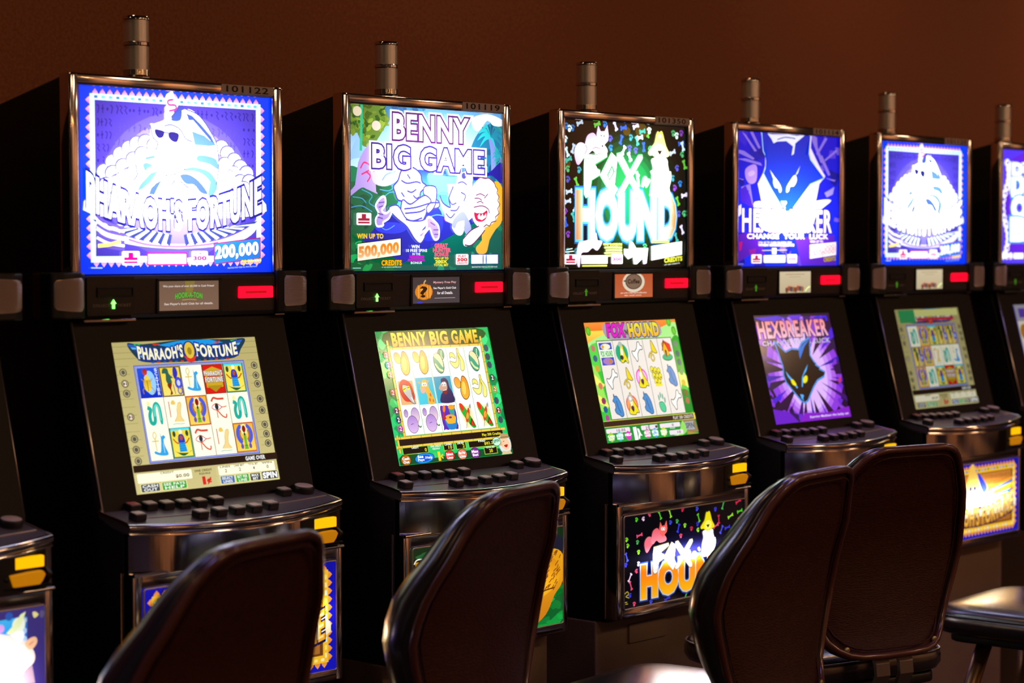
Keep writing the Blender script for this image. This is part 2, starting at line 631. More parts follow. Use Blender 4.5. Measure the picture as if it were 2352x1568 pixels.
def glyph_rows(a, c, x0, y0, x1, y1, rows, seed):
    rnd = random.Random(seed)
    L = a.L
    for r in range(rows):
        y = y1 - (y1 - y0) * (r + .5) / rows
        x = x0
        while x < x1:
            a.L = L
            k = rnd.random()
            h = (y1 - y0) / rows * .3
            if k < .35:
                a.S(c, .45, [(x, y - h), (x + .6, y + h * .4), (x - .3, y + h)], 1)
            elif k < .6:
                a.S(c, .4, [(x - .6, y), (x + .8, y + .4)])
                a.L = L
                a.S(c, .4, [(x + .1, y - h), (x + .1, y + h)])
            elif k < .8:
                a.E(c, x, y, .55, .9)
            else:
                a.S(c, .45, [(x - .5, y + h), (x + .7, y + h * .6), (x - .2, y - .2), (x + .9, y - h)])
            x += 1.7 + rnd.random() * 1.2
    a.L = L + 1


def art_pharaoh_marquee(simple=False):
    a = Art(MW, MH, '0037ff', '0030f0')
    a.lw = 1.25
    saw(a, 7, 7.5, 93.5, 94.5, 2.9, 24, 18, 'b860b0', 'e8b0e0')
    a.R('c8e8f0', 6.2, 6.2, 94.2, 95.6)
    beads(a, 7.4, 7.8, 93, 94, 1.5, 24, 19, ['58b8d8', 'e8ffff', '3070b0', 'f0ffff', '60d8e0', 'c8f0f0'])
    a.R('3c30a0', 8.6, 9.5, 91.6, 92.3)
    a.E('4c42b4', 50, 48, 38, 40, n=32)
    a.E('6a60c8', 50, 48, 33, 35, n=32)
    glyph_rows(a, '241c78', 10, 84, 90.5, 91.5, 1, 3)
    glyph_rows(a, '241c78', 10, 30, 16.5, 84, 8, 4)
    glyph_rows(a, '241c78', 85, 30, 91, 84, 8, 5)
    glyph_rows(a, '3c3488', 18, 60, 83, 82, 3, 6)
    # pile of coins behind the figure
    for k_, q in enumerate([(12.71, 54.78), (16.93, 59.98), (20.75, 64.27), (25.01, 67.69), (28.87, 70.18), (33.17, 71.32), (37.49, 69.67), (72.43, 70.39), (75.65, 67.16), (79.35, 63.46), (82.61, 59.71), (85.88, 56.42), (16.88, 54.02), (21.96, 57.88), (27.09, 61.77), (31.4, 64.74), (78.84, 56.18), (82.55, 51.45), (74.21, 60.84), (19.36, 49.51), (25.32, 53.39), (30.48, 57.28), (87.28, 51.6), (84.41, 47.62), (76.94, 51.28), (13.48, 47.5), (23.57, 46.87), (28.7, 49.79), (73.24, 53.09)]):
        a.E('46449c', q[0], q[1], 4.0, 4.4, n=14)
        a.E('d0d0fc', q[0] + .3, q[1] - .4, 3.6, 4.0, n=14)
    a.P('d8d8ff', [(8.492, 46.44), (16.85, 50.35), (27.07, 59), (39.21, 66.95), (69.6, 60.66), (82.55, 51.45), (91.04, 45.84), (90.96, 32.13), (8.358, 30.95)], 1)
    rnd = random.Random(9)
    L = a.L
    for q in [(19.39, 53.18), (25.35, 57.08), (21.88, 47.74), (31.32, 55.45), (76.98, 57.08), (84.4, 45.67), (73.22, 51.16), (16.79, 43.92), (78.78, 47.46)]:
        a.L = L
        a.S('46449c', .35, [(q[0] - 1.6, q[1] - 1.2), (q[0], q[1] + .9), (q[0] + 1.6, q[1] - .6)], 1)
    a.L = L + 1
    # cobra on the brow
    a.S('d0c0f0', 3.2, [(47.77, 97.44), (44.67, 94.87), (48.18, 92.77), (44.63, 89.24), (46.36, 86.07)], 1)
    a.S('c0206c', .6, [(47.31, 95.05), (44.66, 94.21), (45.09, 92.09), (48.17, 92.01), (48.6, 89.97), (45.06, 88.62)], 1)
    sphinx_figure(a, '3a5a80', '283c80', '12124c', '2c3474')
    # hanging arc of wings below the title
    a.P('d0d0f8', [(8, 31), (14, 24), (30, 18), (50, 16), (70, 18), (86, 25), (93, 32), (90, 23), (80, 17), (62, 14), (38, 14), (20, 17), (10, 22)], 1)
    wings(a, '26306c', 'dce4ff', 49, 16, 17)
    a.S('7858a0', .7, [(24, 18.5), (34, 15.6), (50, 14.6), (64, 15.8), (70, 17)], 1)
    pharaoh_title(a, 'f4f4ff', '141468', 4, 93.5, 24, 15.5, .06, 11)
    # left scroll
    for i in range(7):
        a.S('f0e8ff' if i % 2 else '5848a0', .9, [(8.5, 31 - i * 2.3), (14, 27 - i * 2.1), (22, 24.5 - i * 1.9)], 1)
    a.S('ffe070', 1.2, [(9, 15), (15, 15.8), (20, 17.5)], 1)
    # info cards
    card(a, 20.6, 4.6, 8.8, 7.6, 'd00078', 0)
    a.R('a8006c', 33, 4.4, 53.6, 11.4)
    a.R('fff8ff', 33.6, 5.2, 53, 10.6)
    card(a, 55.8, 4.6, 8.6, 7.6, 'c00078', 1)
    a.P('801050', [(67.5, 4.6), (93.2, 7.6), (93.2, 20), (67.5, 16.6)])
    a.P('1c6ce0', [(68, 5.2), (92.7, 8.2), (92.7, 19.3), (68, 16)])
    a.OT('ffffff', '103080', '200,000', 68.6, 7, 91.6, 14.6, .05, .03, tilt=2.6)
    a.T('f0c020', 'CREDITS', 82, 4.4, 93, 6.8, .04, tilt=1)
    a.T('b8d0ff', 'MALFUNCTION VOIDS ALL PAYS AND PLAYS', 75, 2.2, 91, 3, .0, tilt=.9)
    a.S('b8d0ff', .35, [(5.5, 3.4), (11, 3.3)])
    return a


def leafy(a, c, cols, pts, n, seed, r=3.2):
    a.P(c, pts, 1)
    rnd = random.Random(seed)
    xs = [p[0] for p in pts]
    ys = [p[1] for p in pts]
    L = a.L
    for i in range(n):
        x, y = rnd.uniform(min(xs), max(xs)), rnd.uniform(min(ys), max(ys))
        # keep only leaves whose middle lies inside the outline
        inside = False
        for j in range(len(pts)):
            (ax, ay), (bx, by) = pts[j - 1], pts[j]
            if (ay > y) != (by > y) and x < (bx - ax) * (y - ay) / (by - ay) + ax:
                inside = not inside
        if not inside:
            continue
        a.L = L + i % 6
        t = rnd.uniform(0, 6.3)
        rr = r * rnd.uniform(.6, 1.2)
        a.P(cols[i % len(cols)], [(x + rr * math.cos(t), y + rr * math.sin(t)), (x + rr * .5 * math.cos(t + 1.3), y + rr * .5 * math.sin(t + 1.3)),
                                  (x - rr * .7 * math.cos(t), y - rr * .7 * math.sin(t)), (x + rr * .5 * math.cos(t - 1.3), y + rr * .5 * math.sin(t - 1.3))], 1)
    a.L = L + 7


def palm(a, x, y, sc, c, c2, trunk):
    a.S(trunk, 2.2 * sc, [(x, y), (x + 1.5 * sc, y - 9 * sc), (x + 2 * sc, y - 22 * sc)], 1)
    for t in (95, 60, 30, 0, -30, 125, 155, 185, 215, -65):
        dx, dy = math.cos(R(t)), math.sin(R(t))
        q = [(x, y), (x + 5 * sc * dx, y + 6 * sc * dy + 2.5 * sc), (x + 10 * sc * dx, y + 9 * sc * dy - 1.5 * sc)]
        a.P(c if t % 2 else c2, [q[0], (q[1][0], q[1][1] + 1.6 * sc), q[2], (q[1][0], q[1][1] - 1.2 * sc)], 1)


def lion(a, Cn, body, body2, mane, line, face='f8f0ff'):
    a.P(body, Cn([(93.16, 55.06), (100, 52.38), (99.99, 32.16), (95.23, 25.37), (91.03, 18.63), (88.93, 10.97), (83.73, 10.04), (81.66, 13.85), (85.81, 18.62), (86.86, 25.31), (83.75, 27.19), (85.83, 35.79)]), 1, body2)
    a.P(mane, Cn([(81.72, 55.67), (84.83, 58.15), (87.94, 57.58), (91.07, 57.87), (94.21, 55.1), (96.31, 51.32), (97.36, 45.58), (97.88, 39.83), (96.82, 34.04), (94.18, 30.16), (89.99, 27.72), (85.82, 26.25), (82.72, 27.66), (79.63, 31.9), (78.61, 39.47), (78.11, 47.99), (79.66, 52.77)]), 1)
    pts = [(82.76, 57.41), (84.83, 58.62), (87.94, 57.96), (90.55, 58.43), (93.16, 56.6), (94.73, 55.11), (95.26, 53.21), (96.84, 51.33), (96.31, 48.92), (97.89, 46.56), (96.83, 44.13), (98.41, 41.76), (96.82, 38.85), (97.88, 35.98), (95.24, 33.54), (95.76, 31.14), (92.61, 30.15), (91.04, 27.73), (88.95, 28.67), (85.82, 26.06), (83.23, 27.66)]
    a.S(line, .35, Cn(pts))
    a.P(face, Cn([(79.66, 50.87), (83.79, 54.78), (88.98, 54.94), (92.1, 49.29), (91.57, 40.67), (91.04, 33), (86.86, 29.13), (81.69, 30.02), (79.64, 35.69), (80.16, 43.3)]), 1)
    a.P('c81040', Cn([(80.67, 36.66), (85.83, 35.79), (89.48, 37.76), (88.95, 32.97), (85.83, 30.55), (81.69, 31.45)]), 1)
    a.P('ffffff', Cn([(82.73, 34.03), (84.28, 35.77), (84.79, 33.39), (86.35, 35.61), (87.08, 33.71), (88.75, 36.03), (88.74, 33.45), (85.83, 31.5), (83.24, 32.42)]))
    for q in ([(81.71, 47.13), (84.81, 48.15), (87.93, 46.8)], [(80.68, 45.2), (83.77, 45.27), (85.84, 43.89)], [(80.16, 39.5), (85.84, 40.56), (90, 38.72), (91.04, 35.87)], [(82.22, 42.39), (84.81, 43.39), (86.88, 42.01)], [(87.4, 45.36), (90.01, 48.28)]):
        a.S(line, .35, Cn(q), 1)
    a.E('f8d0e0', *Cn([(82.73, 37.65)])[0], 2.4, 1.8)
    a.P(face, Cn([(73.47, 20.48), (78.59, 25.25), (84.79, 28.15), (87.9, 25.32), (83.74, 20.52), (78.58, 15.75), (73.46, 15.28)]), 1)
    a.S(line, .4, Cn([(72.96, 19.53), (78.08, 24.77), (83.75, 27.67)]), 1)
    a.S(line, .4, Cn([(73.97, 15.75), (78.58, 15.56), (84.78, 21.48), (87.9, 25.32)]), 1)


def ident(q):
    return q


def art_benny_marquee():
    a = Art(MW, MH, '1c50c0')
    a.lw = 1.5
    a.R('5898d0', 0, 62, 100, 100, 'b8e0f8')
    a.R('2038b8', 0, 34, 100, 62, '50b8c8')
    a.R('10208c', 0, 0, 100, 34, '2028b0')
    # left jungle
    leafy(a, '106040', ['0c5038', '186848', '0a4838'], [(0, 20), (0, 58), (14, 60), (30, 48), (30, 40), (20, 30), (10, 20)], 20, 5, 4)
    a.P('90c0e8', [(0, 66), (5, 79), (10, 77), (9, 69), (3, 67)], 1)
    a.P('087850', [(0, 54), (0, 62), (5, 62), (7, 57), (5, 54)], 1)
    leafy(a, '5c8030', ['3c6020', '88a838', '285820', '708c30', '1c5020'], [(0, 82), (0, 100), (24, 100), (26, 92), (20, 84), (16, 76), (9, 75), (5, 84)], 90, 1, 2.8)
    leafy(a, '3878a0', ['2868a0', '3c88b0', '205890'], [(24, 100), (26, 92), (34, 90), (42, 95), (48, 100)], 30, 2, 3)
    a.S('20b888', 1.0, [(8.2, 100), (8, 88), (7.6, 72)], 1)
    a.E('e0d0b0', 5.5, 95.5, 2.7, 3)
    a.E('e8c8b8', 17.2, 87.5, 2.8, 3)
    # pale tree trunk and branch
    a.P('a890d8', [(5.966, 64.98), (11.52, 75.08), (15.23, 76.15), (17.05, 65.42), (14.25, 61.71), (18.9, 58.27), (26.42, 56.71), (31.17, 57.78), (28.3, 54.04), (20.75, 53.81), (14.22, 54.51), (15.14, 50.03), (17.92, 46.49), (11.43, 49.03), (7.742, 49.82), (0.4105, 44.27), (0.4215, 46.95), (5.005, 53.32)], 1)
    a.P('c8b8f0', [(14.26, 63.51), (22.67, 64.74), (32.13, 61.46), (30.21, 55.01), (22.62, 51.14), (15.15, 53.63)], 1)
    for q in ([(7.327, 61.45), (9.64, 65.13), (13.33, 63.48)], [(7.956, 57.89), (11.47, 59.81), (14.25, 61.71)], [(11.44, 53.52), (13.31, 57.18), (10.54, 59.78)], [(15.17, 59.94), (20.78, 61.95), (24.54, 60.28)], [(20.76, 54.71), (23.59, 58.43), (29.27, 60.45)]):
        a.S('d03070' if q[0][0] < 15 else '7898d0', .5, q, 1)
    # right palms
    leafy(a, '106890', ['0c5078', '1880a0', '0a4870', '189080'], [(82, 55), (84, 66), (78, 72), (82, 84), (90, 92), (100, 92), (100, 52), (92, 50)], 50, 3, 4)
    palm(a, 92.5, 84, .95, '18b0b8', '087c98', '7080c0')
    palm(a, 99, 72, .6, '1890a0', '0c7088', '506090')
    a.P('e8f4ff', [(80, 96), (90, 99), (100, 96), (100, 92), (94, 92), (90, 95), (84, 88), (80, 90)], 1)
    # pond foliage
    leafy(a, '3060a8', ['2050a0', '4070b8', '203c90'], [(51, 62), (60, 65), (80, 64), (86, 60), (78, 58), (60, 59)], 40, 7, 1.8)
    a.P('58d0d8', [(50, 60), (62, 58.5), (76, 58), (72, 50), (60, 47), (52, 50)], 1)
    a.E('2030d0', 50, 30, 10, 12)
    a.E('2838e0', 26, 26, 10, 3.5)
    a.E('3c10a0', 68.5, 20.5, 2.8, 2.6)
    a.E('5020b0', 62, 33, 2.2, 3.2)
    # scared birds' flight lines
    for q in ([(7.738, 48.93), (14.19, 45.5), (12.32, 40.95), (18.82, 37.46)], [(18.86, 49.23), (24.5, 48.47), (27.34, 50.37)], [(21.66, 44.77), (25.44, 47.59), (31.14, 47.73)], [(16.93, 29.29), (22.54, 24.82), (28.22, 27.6)], [(49.48, 32.44), (55.41, 34.39), (61.38, 33.54)], [(56.42, 45.58), (58.42, 48.43), (63.41, 47.62)], [(1.294, 38.05), (7.7, 39.06), (14.16, 35.58)], [(2.23, 44.31), (7.717, 43.55), (10.47, 40.91)]):
        a.S('4890c0', .3, q, 1)
    # lower jungle
    leafy(a, '086038', ['18a050', '0c7040', '20b060', '086038'], [(0, 0), (0, 20), (4, 24), (6, 14), (16, 5), (30, 6), (36, 0)], 34, 11, 4.5)
    leafy(a, '0a5c50', ['14906c', '0c7858', '086050'], [(32, 0), (33, 4), (44, 7), (50, 3), (56, 5), (62, 10), (72, 16), (80, 12), (84, 18), (96, 24), (100, 40), (100, 0)], 70, 12, 4)
    # rhinoceros and birds
    a.P('141480', [(79.16, 60.33), (85.86, 60.56), (92.12, 62.68), (99.49, 68.71), (100, 55.27), (93.16, 59.85), (87.94, 58.72), (80.69, 56.59)], 1)
    a.P('f0ecff', [(57.42, 46.54), (59.4, 41.92), (64.4, 39.21), (63.4, 44.81), (66.43, 52.39), (62.42, 53.68), (68.45, 54.33), (69.47, 59.06), (75.58, 62.1), (79.67, 58.45), (78.63, 50.84), (80.66, 35.71), (75.53, 29.95), (72.45, 22.36), (68.4, 22.34), (65.38, 27.02), (67.4, 29.86), (61.37, 30.73), (60.38, 35.4), (58.4, 39.1)], 1)
    a.P('8890e0', [(72.48, 36.53), (75.53, 33.74), (78.59, 26.19), (75.51, 22.38), (73.48, 26.15), (74.51, 30.89), (69.42, 29.89), (67.39, 26.1), (65.38, 27.96), (67.4, 32.68)], 1)
    for q in ([(63.4, 44.81), (65.41, 41.1), (68.43, 42.11)], [(64.39, 37.33), (68.42, 37.4), (70.45, 40.26)], [(69.47, 54.36), (72.51, 55.39), (75.56, 53.59)], [(71.48, 48.76), (74.53, 46.95), (73.51, 43.15)], [(61.38, 35.41), (64.38, 32.64), (67.41, 35.5)]):
        a.S('404098', .45, q, 1)
    a.S('383890', .5, [(57.42, 46.54), (59.4, 41.92), (64.4, 39.21), (63.4, 44.81), (66.43, 52.39)], 1)
    a.E('38387c', *[(73.53, 59.19)][0], 1.6, 2)
    lion(a, ident, 'e09818', 'f0b040', 'f8e8e0', '602050')
    # running hunter
    a.PO('f0ecff', '3030a0', .5, [(32.13, 60.55), (35.97, 63.43), (40.79, 62.69), (44.66, 59.15), (45.62, 54.57), (48.55, 51.88), (44.63, 48.08), (43.65, 42.52), (38.79, 40.58), (33.99, 42.31), (30.17, 43.14), (28.28, 47.66), (27.35, 51.28), (30.21, 55.01)], 1)
    a.PO('f4f0ff', '383898', .5, [(33.04, 43.21), (37.83, 40.56), (43.65, 44.36), (47.56, 46.3), (51.48, 45.47), (56.42, 42.79), (56.41, 39.06), (49.5, 37.08), (47.52, 33.34), (44.58, 29.61), (35.88, 31.34), (32.05, 34.95)], 1)
    a.PO('e4e0f8', '3030a0', .45, [(47.57, 51.85), (54.46, 51.58), (54.93, 44.62), (53.44, 39.01), (49.49, 35.23), (48.52, 38.92), (51.48, 42.68), (49.52, 45.42), (46.58, 47.2)], 1)
    a.PO('ece8ff', '3838a0', .45, [(24.47, 38.47), (30.16, 39.49), (35.88, 31.34), (44.59, 30.53), (49.48, 32.44), (48.49, 27.8), (45.55, 24.07), (47.49, 21.3), (44.55, 16.66), (40.67, 19.42), (35.86, 26.75), (30.13, 31.27), (26.35, 34.87)], 1)
    a.PO('a088d8', 'e8e0ff', .7, [(26.35, 37.6), (24.45, 32.11), (20.67, 29.34), (20.66, 27.52), (16.92, 27.03), (16, 31.09), (17.88, 34.73), (16.03, 39.22), (18.85, 43.8), (21.66, 44.77), (22.12, 40.24), (19.76, 36.57), (22.57, 34.81)], 1)
    a.PO('9880d0', 'e8e0ff', .7, [(43.59, 22.21), (48.49, 25.94), (48.5, 31.5), (50.47, 32.92), (53.42, 30.64), (56.38, 26.94), (56.37, 20.41), (53.89, 19), (51.92, 22.25), (50.45, 25.96), (47.5, 23.15), (45.05, 20.36)], 1)
    for q in ([(17.41, 34.73), (20.69, 33.87)], [(17.12, 32.46), (20.49, 31.6)], [(17.89, 38.35), (20.7, 39.31)], [(17.9, 41.07), (21.46, 41.59)], [(50.95, 29.68), (53.91, 27.85)], [(52.91, 25.05), (56.38, 25.07)], [(53.4, 22.26), (56.17, 22.27)]):
        a.S('604898', .4, q)
    for q in ([(32.12, 55.07), (35.94, 53.35), (41.74, 54.45), (44.65, 53.61)], [(35.93, 48.77), (38.81, 47.93), (41.72, 49.84)], [(33.98, 37.73), (41.69, 38.79), (51.47, 41.76), (56.42, 41.86)], [(34.45, 34.99), (43.63, 36.06), (47.54, 37.97)], [(34.92, 31.33), (39.73, 30.47), (45.57, 32.39)], [(35.96, 58.85), (37.87, 56.16)], [(39.78, 46.11), (41.71, 44.32), (43.65, 45.29)], [(32.09, 47.76), (34, 45.06)]):
        a.S('383898', .5, q, 1)
    # title
    a.OT('f8f8ff', 'f0f0ff', 'BENNY', 27, 80.5, 76, 95, .045, .09, tilt=-.5)
    a.OT('f8f8ff', 'f0f0ff', 'BIG GAME', 14, 62.5, 87, 76, .045, .09, tilt=-1.2)
    a.OT('f8f8ff', '481c60', 'BENNY', 27.3, 80.5, 75.6, 95, .03, .055, c2='f0c8e0', tilt=-.5)
    a.OT('f8f8ff', '281c80', 'BIG GAME', 14.4, 62.5, 86.6, 76, .03, .055, c2='f0d0f0', tilt=-1.2)
    # info
    card(a, 4, 27.5, 9.2, 7.4, 'a02040', 0)
    a.T('f8c820', 'WIN UP TO', 4.5, 19.6, 20.5, 22.3, .05)
    a.P('000000', [(4.3, 5.6), (32, 9.3), (32, 20), (4.3, 16.8)])
    a.P('fff4e0', [(4.6, 6), (31.5, 9.6), (31.5, 19.6), (4.6, 16.3)])
    a.OT('e88020', 'f8d8a0', '500,000', 5.5, 7.4, 30, 14.2, .05, .03, tilt=3, c2='f8c890')
    a.OT('f8b810', '602000', 'CREDITS', 19.5, 3.3, 32, 6.3, .05, .06)
    a.T('e0e8f0', 'AT 300 CREDITS MAXIMUM BET', 19.5, 1.9, 32, 2.5)
    a.T('e8f0ff', 'WIN', 38.5, 13.7, 43.5, 15.6, .04)
    a.T('e8f0ff', '10 FREE SPINS', 35, 11.4, 48.5, 13.1, .03)
    a.T('e8f0ff', 'IN THE', 39, 9.4, 44, 10.8, .03)
    a.P('b010c0', [(37, 7.6), (39, 7.4), (46.5, 7.8), (46.5, 9.2), (42, 9), (37, 9.3)])
    a.P('b010c0', [(36, 5.8), (40, 6), (47, 5.7), (46.6, 7.3), (36.2, 7.2)])
    a.T('e8f0ff', 'BONUS', 38, 4, 45, 5.4, .03)
    a.T('ff5078', 'GREAT', 53.5, 14, 62, 16.5, .05)
    a.T('ff5078', 'HUNTER', 52.5, 11.3, 64, 13.6, .05)
    a.T('ff5078', 'BONUS', 53.5, 8.6, 62.5, 10.9, .05)
    a.T('f8e020', 'WIN UP TO', 53, 6.7, 62.5, 8, .04)
    a.T('f8e020', '200X', 54, 4.4, 61.5, 6.2, .05)
    a.T('f8e020', 'TOTAL BET', 53, 2.5, 62.5, 3.9, .04)
    card(a, 67.5, 3.2, 8.6, 6.8, 'e01030', 1)
    a.R('203090', 77.6, 3.4, 96.9, 9.9)
    a.R('fffcff', 78, 3.8, 96.5, 9.5)
    a.T('3060c0', '. .', 86, 4.4, 88.5, 8.4, .04)
    a.T('e0e8f0', 'MALFUNCTION VOIDS ALL PAYS AND PLAYS', 78.5, 1.3, 96, 2.2)
    a.S('90d0c0', .3, [(1.5, 1.8), (6.5, 1.8)])
    return a


def bone(a, c, x, y, ln, ang, wd=1.2, edge=None):
    L = a.L
    asp = a.W / a.H
    ca, sa = math.cos(R(ang)), math.sin(R(ang))
    e = (ln / 2 * ca, ln / 2 * sa * asp)
    for k, (cc, g) in enumerate(((edge, .35), (c, 0))):
        if cc is None:
            continue
        a.L = L + k
        a.S(cc, wd + g, [(x - e[0], y - e[1]), (x + e[0], y + e[1])])
        for s in (-1, 1):
            for t in (-1, 1):
                a.L = L + k
                a.E(cc, x + s * e[0] - t * sa * wd * .55, y + s * e[1] + t * ca * wd * .55 * asp, wd * .62 + g / 2, (wd * .62 + g / 2) * asp, n=8)
    a.L = L + 2


def paw(a, c, x, y, r, ang=0):
    L = a.L
    asp = a.W / a.H
    a.E(c, x, y - r * .3, r * .8, r * .7 * asp, n=10)
    for t in (-50, -17, 17, 50):
        q = R(90 + t + ang)
        a.L = L
        a.E(c, x + math.cos(q) * r * 1.15, y + math.sin(q) * r * 1.15 * asp, r * .32, r * .42 * asp, n=7)
    a.L = L + 1


def fox_hound(a, T, fox, foxs, hound, hounds, white, line, y0):
    """T maps marquee percent to this panel"""
    # fox crouching on the first letter
    a.P(foxs, T([(16.39, 74.83), (11.45, 69.24), (8.728, 75.58), (9.215, 80.96), (12.66, 84.35), (17.01, 82.95), (17.64, 75.96)]), 1, fox)
    a.P(fox, T([(16.39, 78.07), (17, 84.57), (18.87, 89.52), (23.24, 91.38), (26.39, 88.29), (30.19, 85.22), (34.01, 81.04), (33.37, 77.74), (26.41, 76.89), (22.63, 79.43), (18.88, 76.56)]), 1, foxs)
    a.P(fox, T([(27.01, 97.01), (28.91, 92.77), (32.08, 92.95), (34.23, 97.43), (35.26, 89.84), (34.63, 86.53), (30.19, 81.95), (26.39, 85.03), (25.76, 90.43)]), 0, foxs)
    L = a.L
    for q in [(29.16, 89.85), (31.45, 89.64)]:
        a.L = L
        a.E('ffffff', q[0], q[1], 1.1, 1.6)
        a.E(line, q[0] + .2, q[1], .5, .8)
    a.E(line, *T([(30.32, 82.83)])[0], .7, .7)
    for q in ([(22.63, 80.51), (25.14, 81.72), (28.93, 80.81)], [(19.51, 77.12), (25.15, 76.83), (30.2, 78.14)], [(17.01, 82.95), (18.25, 80.31), (16.64, 77)]):
        a.S(line, .3, T(q), 1)
    # hound sitting on the last letter
    a.P(white, T([(70.62, 76.01), (82.79, 76.52), (83.51, 67.5), (86.24, 67.6), (86.67, 61.95), (84.92, 55.09), (86.71, 51.74), (85.62, 50.01), (70.03, 49.64), (69.35, 52.43), (72.03, 54.74), (70, 61.42), (71.32, 69.31)]), 1)
    a.P(hound, T([(75.27, 95.31), (76.62, 94.26), (77.7, 95.45), (79.33, 94.41), (82.08, 85.53), (85.24, 79.45), (81.43, 77.03), (76.01, 75.34), (71.29, 78.28), (68.61, 78.17), (67.53, 80.36), (69.93, 83.83), (72.6, 87.32), (73.93, 93)]), 1, hounds)
    a.E(hounds, *T([(76.94, 81.68)])[0], 5, 5)
    a.P(line, T([(74.64, 81.8), (78.97, 82), (76.95, 78.53)]))
    a.E('ffffff', *T([(76.9, 92.03)])[0], 1.1, 1.5)
    for q in ([(76.01, 73.99), (74.69, 64.94)], [(83.51, 67.5), (81.49, 60.65), (84.23, 55.07)], [(77.4, 63.91), (78.21, 63.37)], [(69.99, 62.54), (73.33, 69.39)]):
        a.S(line, .3, T(q), 1)


def fox_letters(a, T, fc, oc, wd=.8):
    F = [(16.64, 75.92), (34.01, 77.98), (34.01, 76.12), (24.53, 70.83), (24.53, 67.58), (28.32, 66.08), (28.32, 63.58), (22.03, 59.89), (20.17, 49), (17.67, 47.86), (16.43, 49.99), (16.4, 69.43)]
    O = [(37.84, 78.48), (42.35, 74.83), (34.04, 63.56), (42.4, 53.94), (39.19, 48.36), (28.96, 62.84)]
    X1 = [(42.34, 78.13), (44.93, 78.8), (62.03, 51.12), (62.03, 48.33), (59.39, 48.27), (42.35, 74.83)]
    X2 = [(59.7, 77.78), (62.35, 77.9), (62.62, 76.24), (45.64, 49.61), (43.05, 48.45), (42.02, 50.08)]
    for q in (O, X2, X1, F):
        a.P(oc, T(q))
        a.S(oc, wd + 1.1, T(q), 0, True)
    for q in (O, X2, X1, F):
        a.P(fc, T(q))
        a.S(fc, .4, T(q), 0, True)
    for q in (O, X2, X1, F):
        gx, gy = sum(p[0] for p in q) / len(q), sum(p[1] for p in q) / len(q)
        a.S(oc, .3, T([(gx + (p[0] - gx) * .8, gy + (p[1] - gy) * .8) for p in q]), 0, True)
    a.P(oc, T([(37.86, 70.26), (40.44, 65.97), (35.96, 59.24), (34.04, 63.56)]))
    a.P(fc, T([(37.86, 68.07), (38.9, 65.7), (36.09, 60.89), (35.31, 63.38)]))
    a.S(oc, 2.2, T([(58.02, 66.6), (58.96, 61.07), (59.76, 56.08)]), 1)
    a.S(oc, 2.4, T([(62.68, 56.16), (63.99, 61.78), (65.99, 61.29), (65.6, 56.8), (68.66, 61.37)]), 1)
    a.S(fc, 1.4, T([(58.02, 66.6), (58.96, 61.07), (59.76, 56.08)]), 1)
    a.S(fc, 1.5, T([(62.68, 56.16), (63.99, 61.78), (65.99, 61.29), (65.6, 56.8), (68.66, 61.37)]), 1)
    a.S(fc, 1.2, T([(57.36, 66.02), (60.01, 63.33)]), 1)
    a.S(fc, 1.2, T([(69.98, 67.58), (71.33, 64.26)]), 1)


def scatter_toys(a, cols, seed, n, keep, wd=1.1, edge=None):
    rnd = random.Random(seed)
    pts = []
    tries = 0
    while len(pts) < n and tries < 4000:
        tries += 1
        x, y = rnd.uniform(1.5, 98.5), rnd.uniform(2, 98)
        if any(x0 < x < x1 and y0 < y < y1 for x0, y0, x1, y1 in keep):
            continue
        if any(abs(x - p) < 4.6 and abs(y - q) < 6.4 for p, q in pts):
            continue
        pts.append((x, y))
    L = a.L
    for i, (x, y) in enumerate(pts):
        a.L = L
        c = cols[i % len(cols)]
        if i % 2:
            bone(a, c, x, y, 3.8, rnd.choice((10, 70, -65, 95, 60, -70, 20)), wd, edge)
        else:
            paw(a, c, x, y, 1.25 * wd, rnd.uniform(-30, 30))
    a.L = L + 4


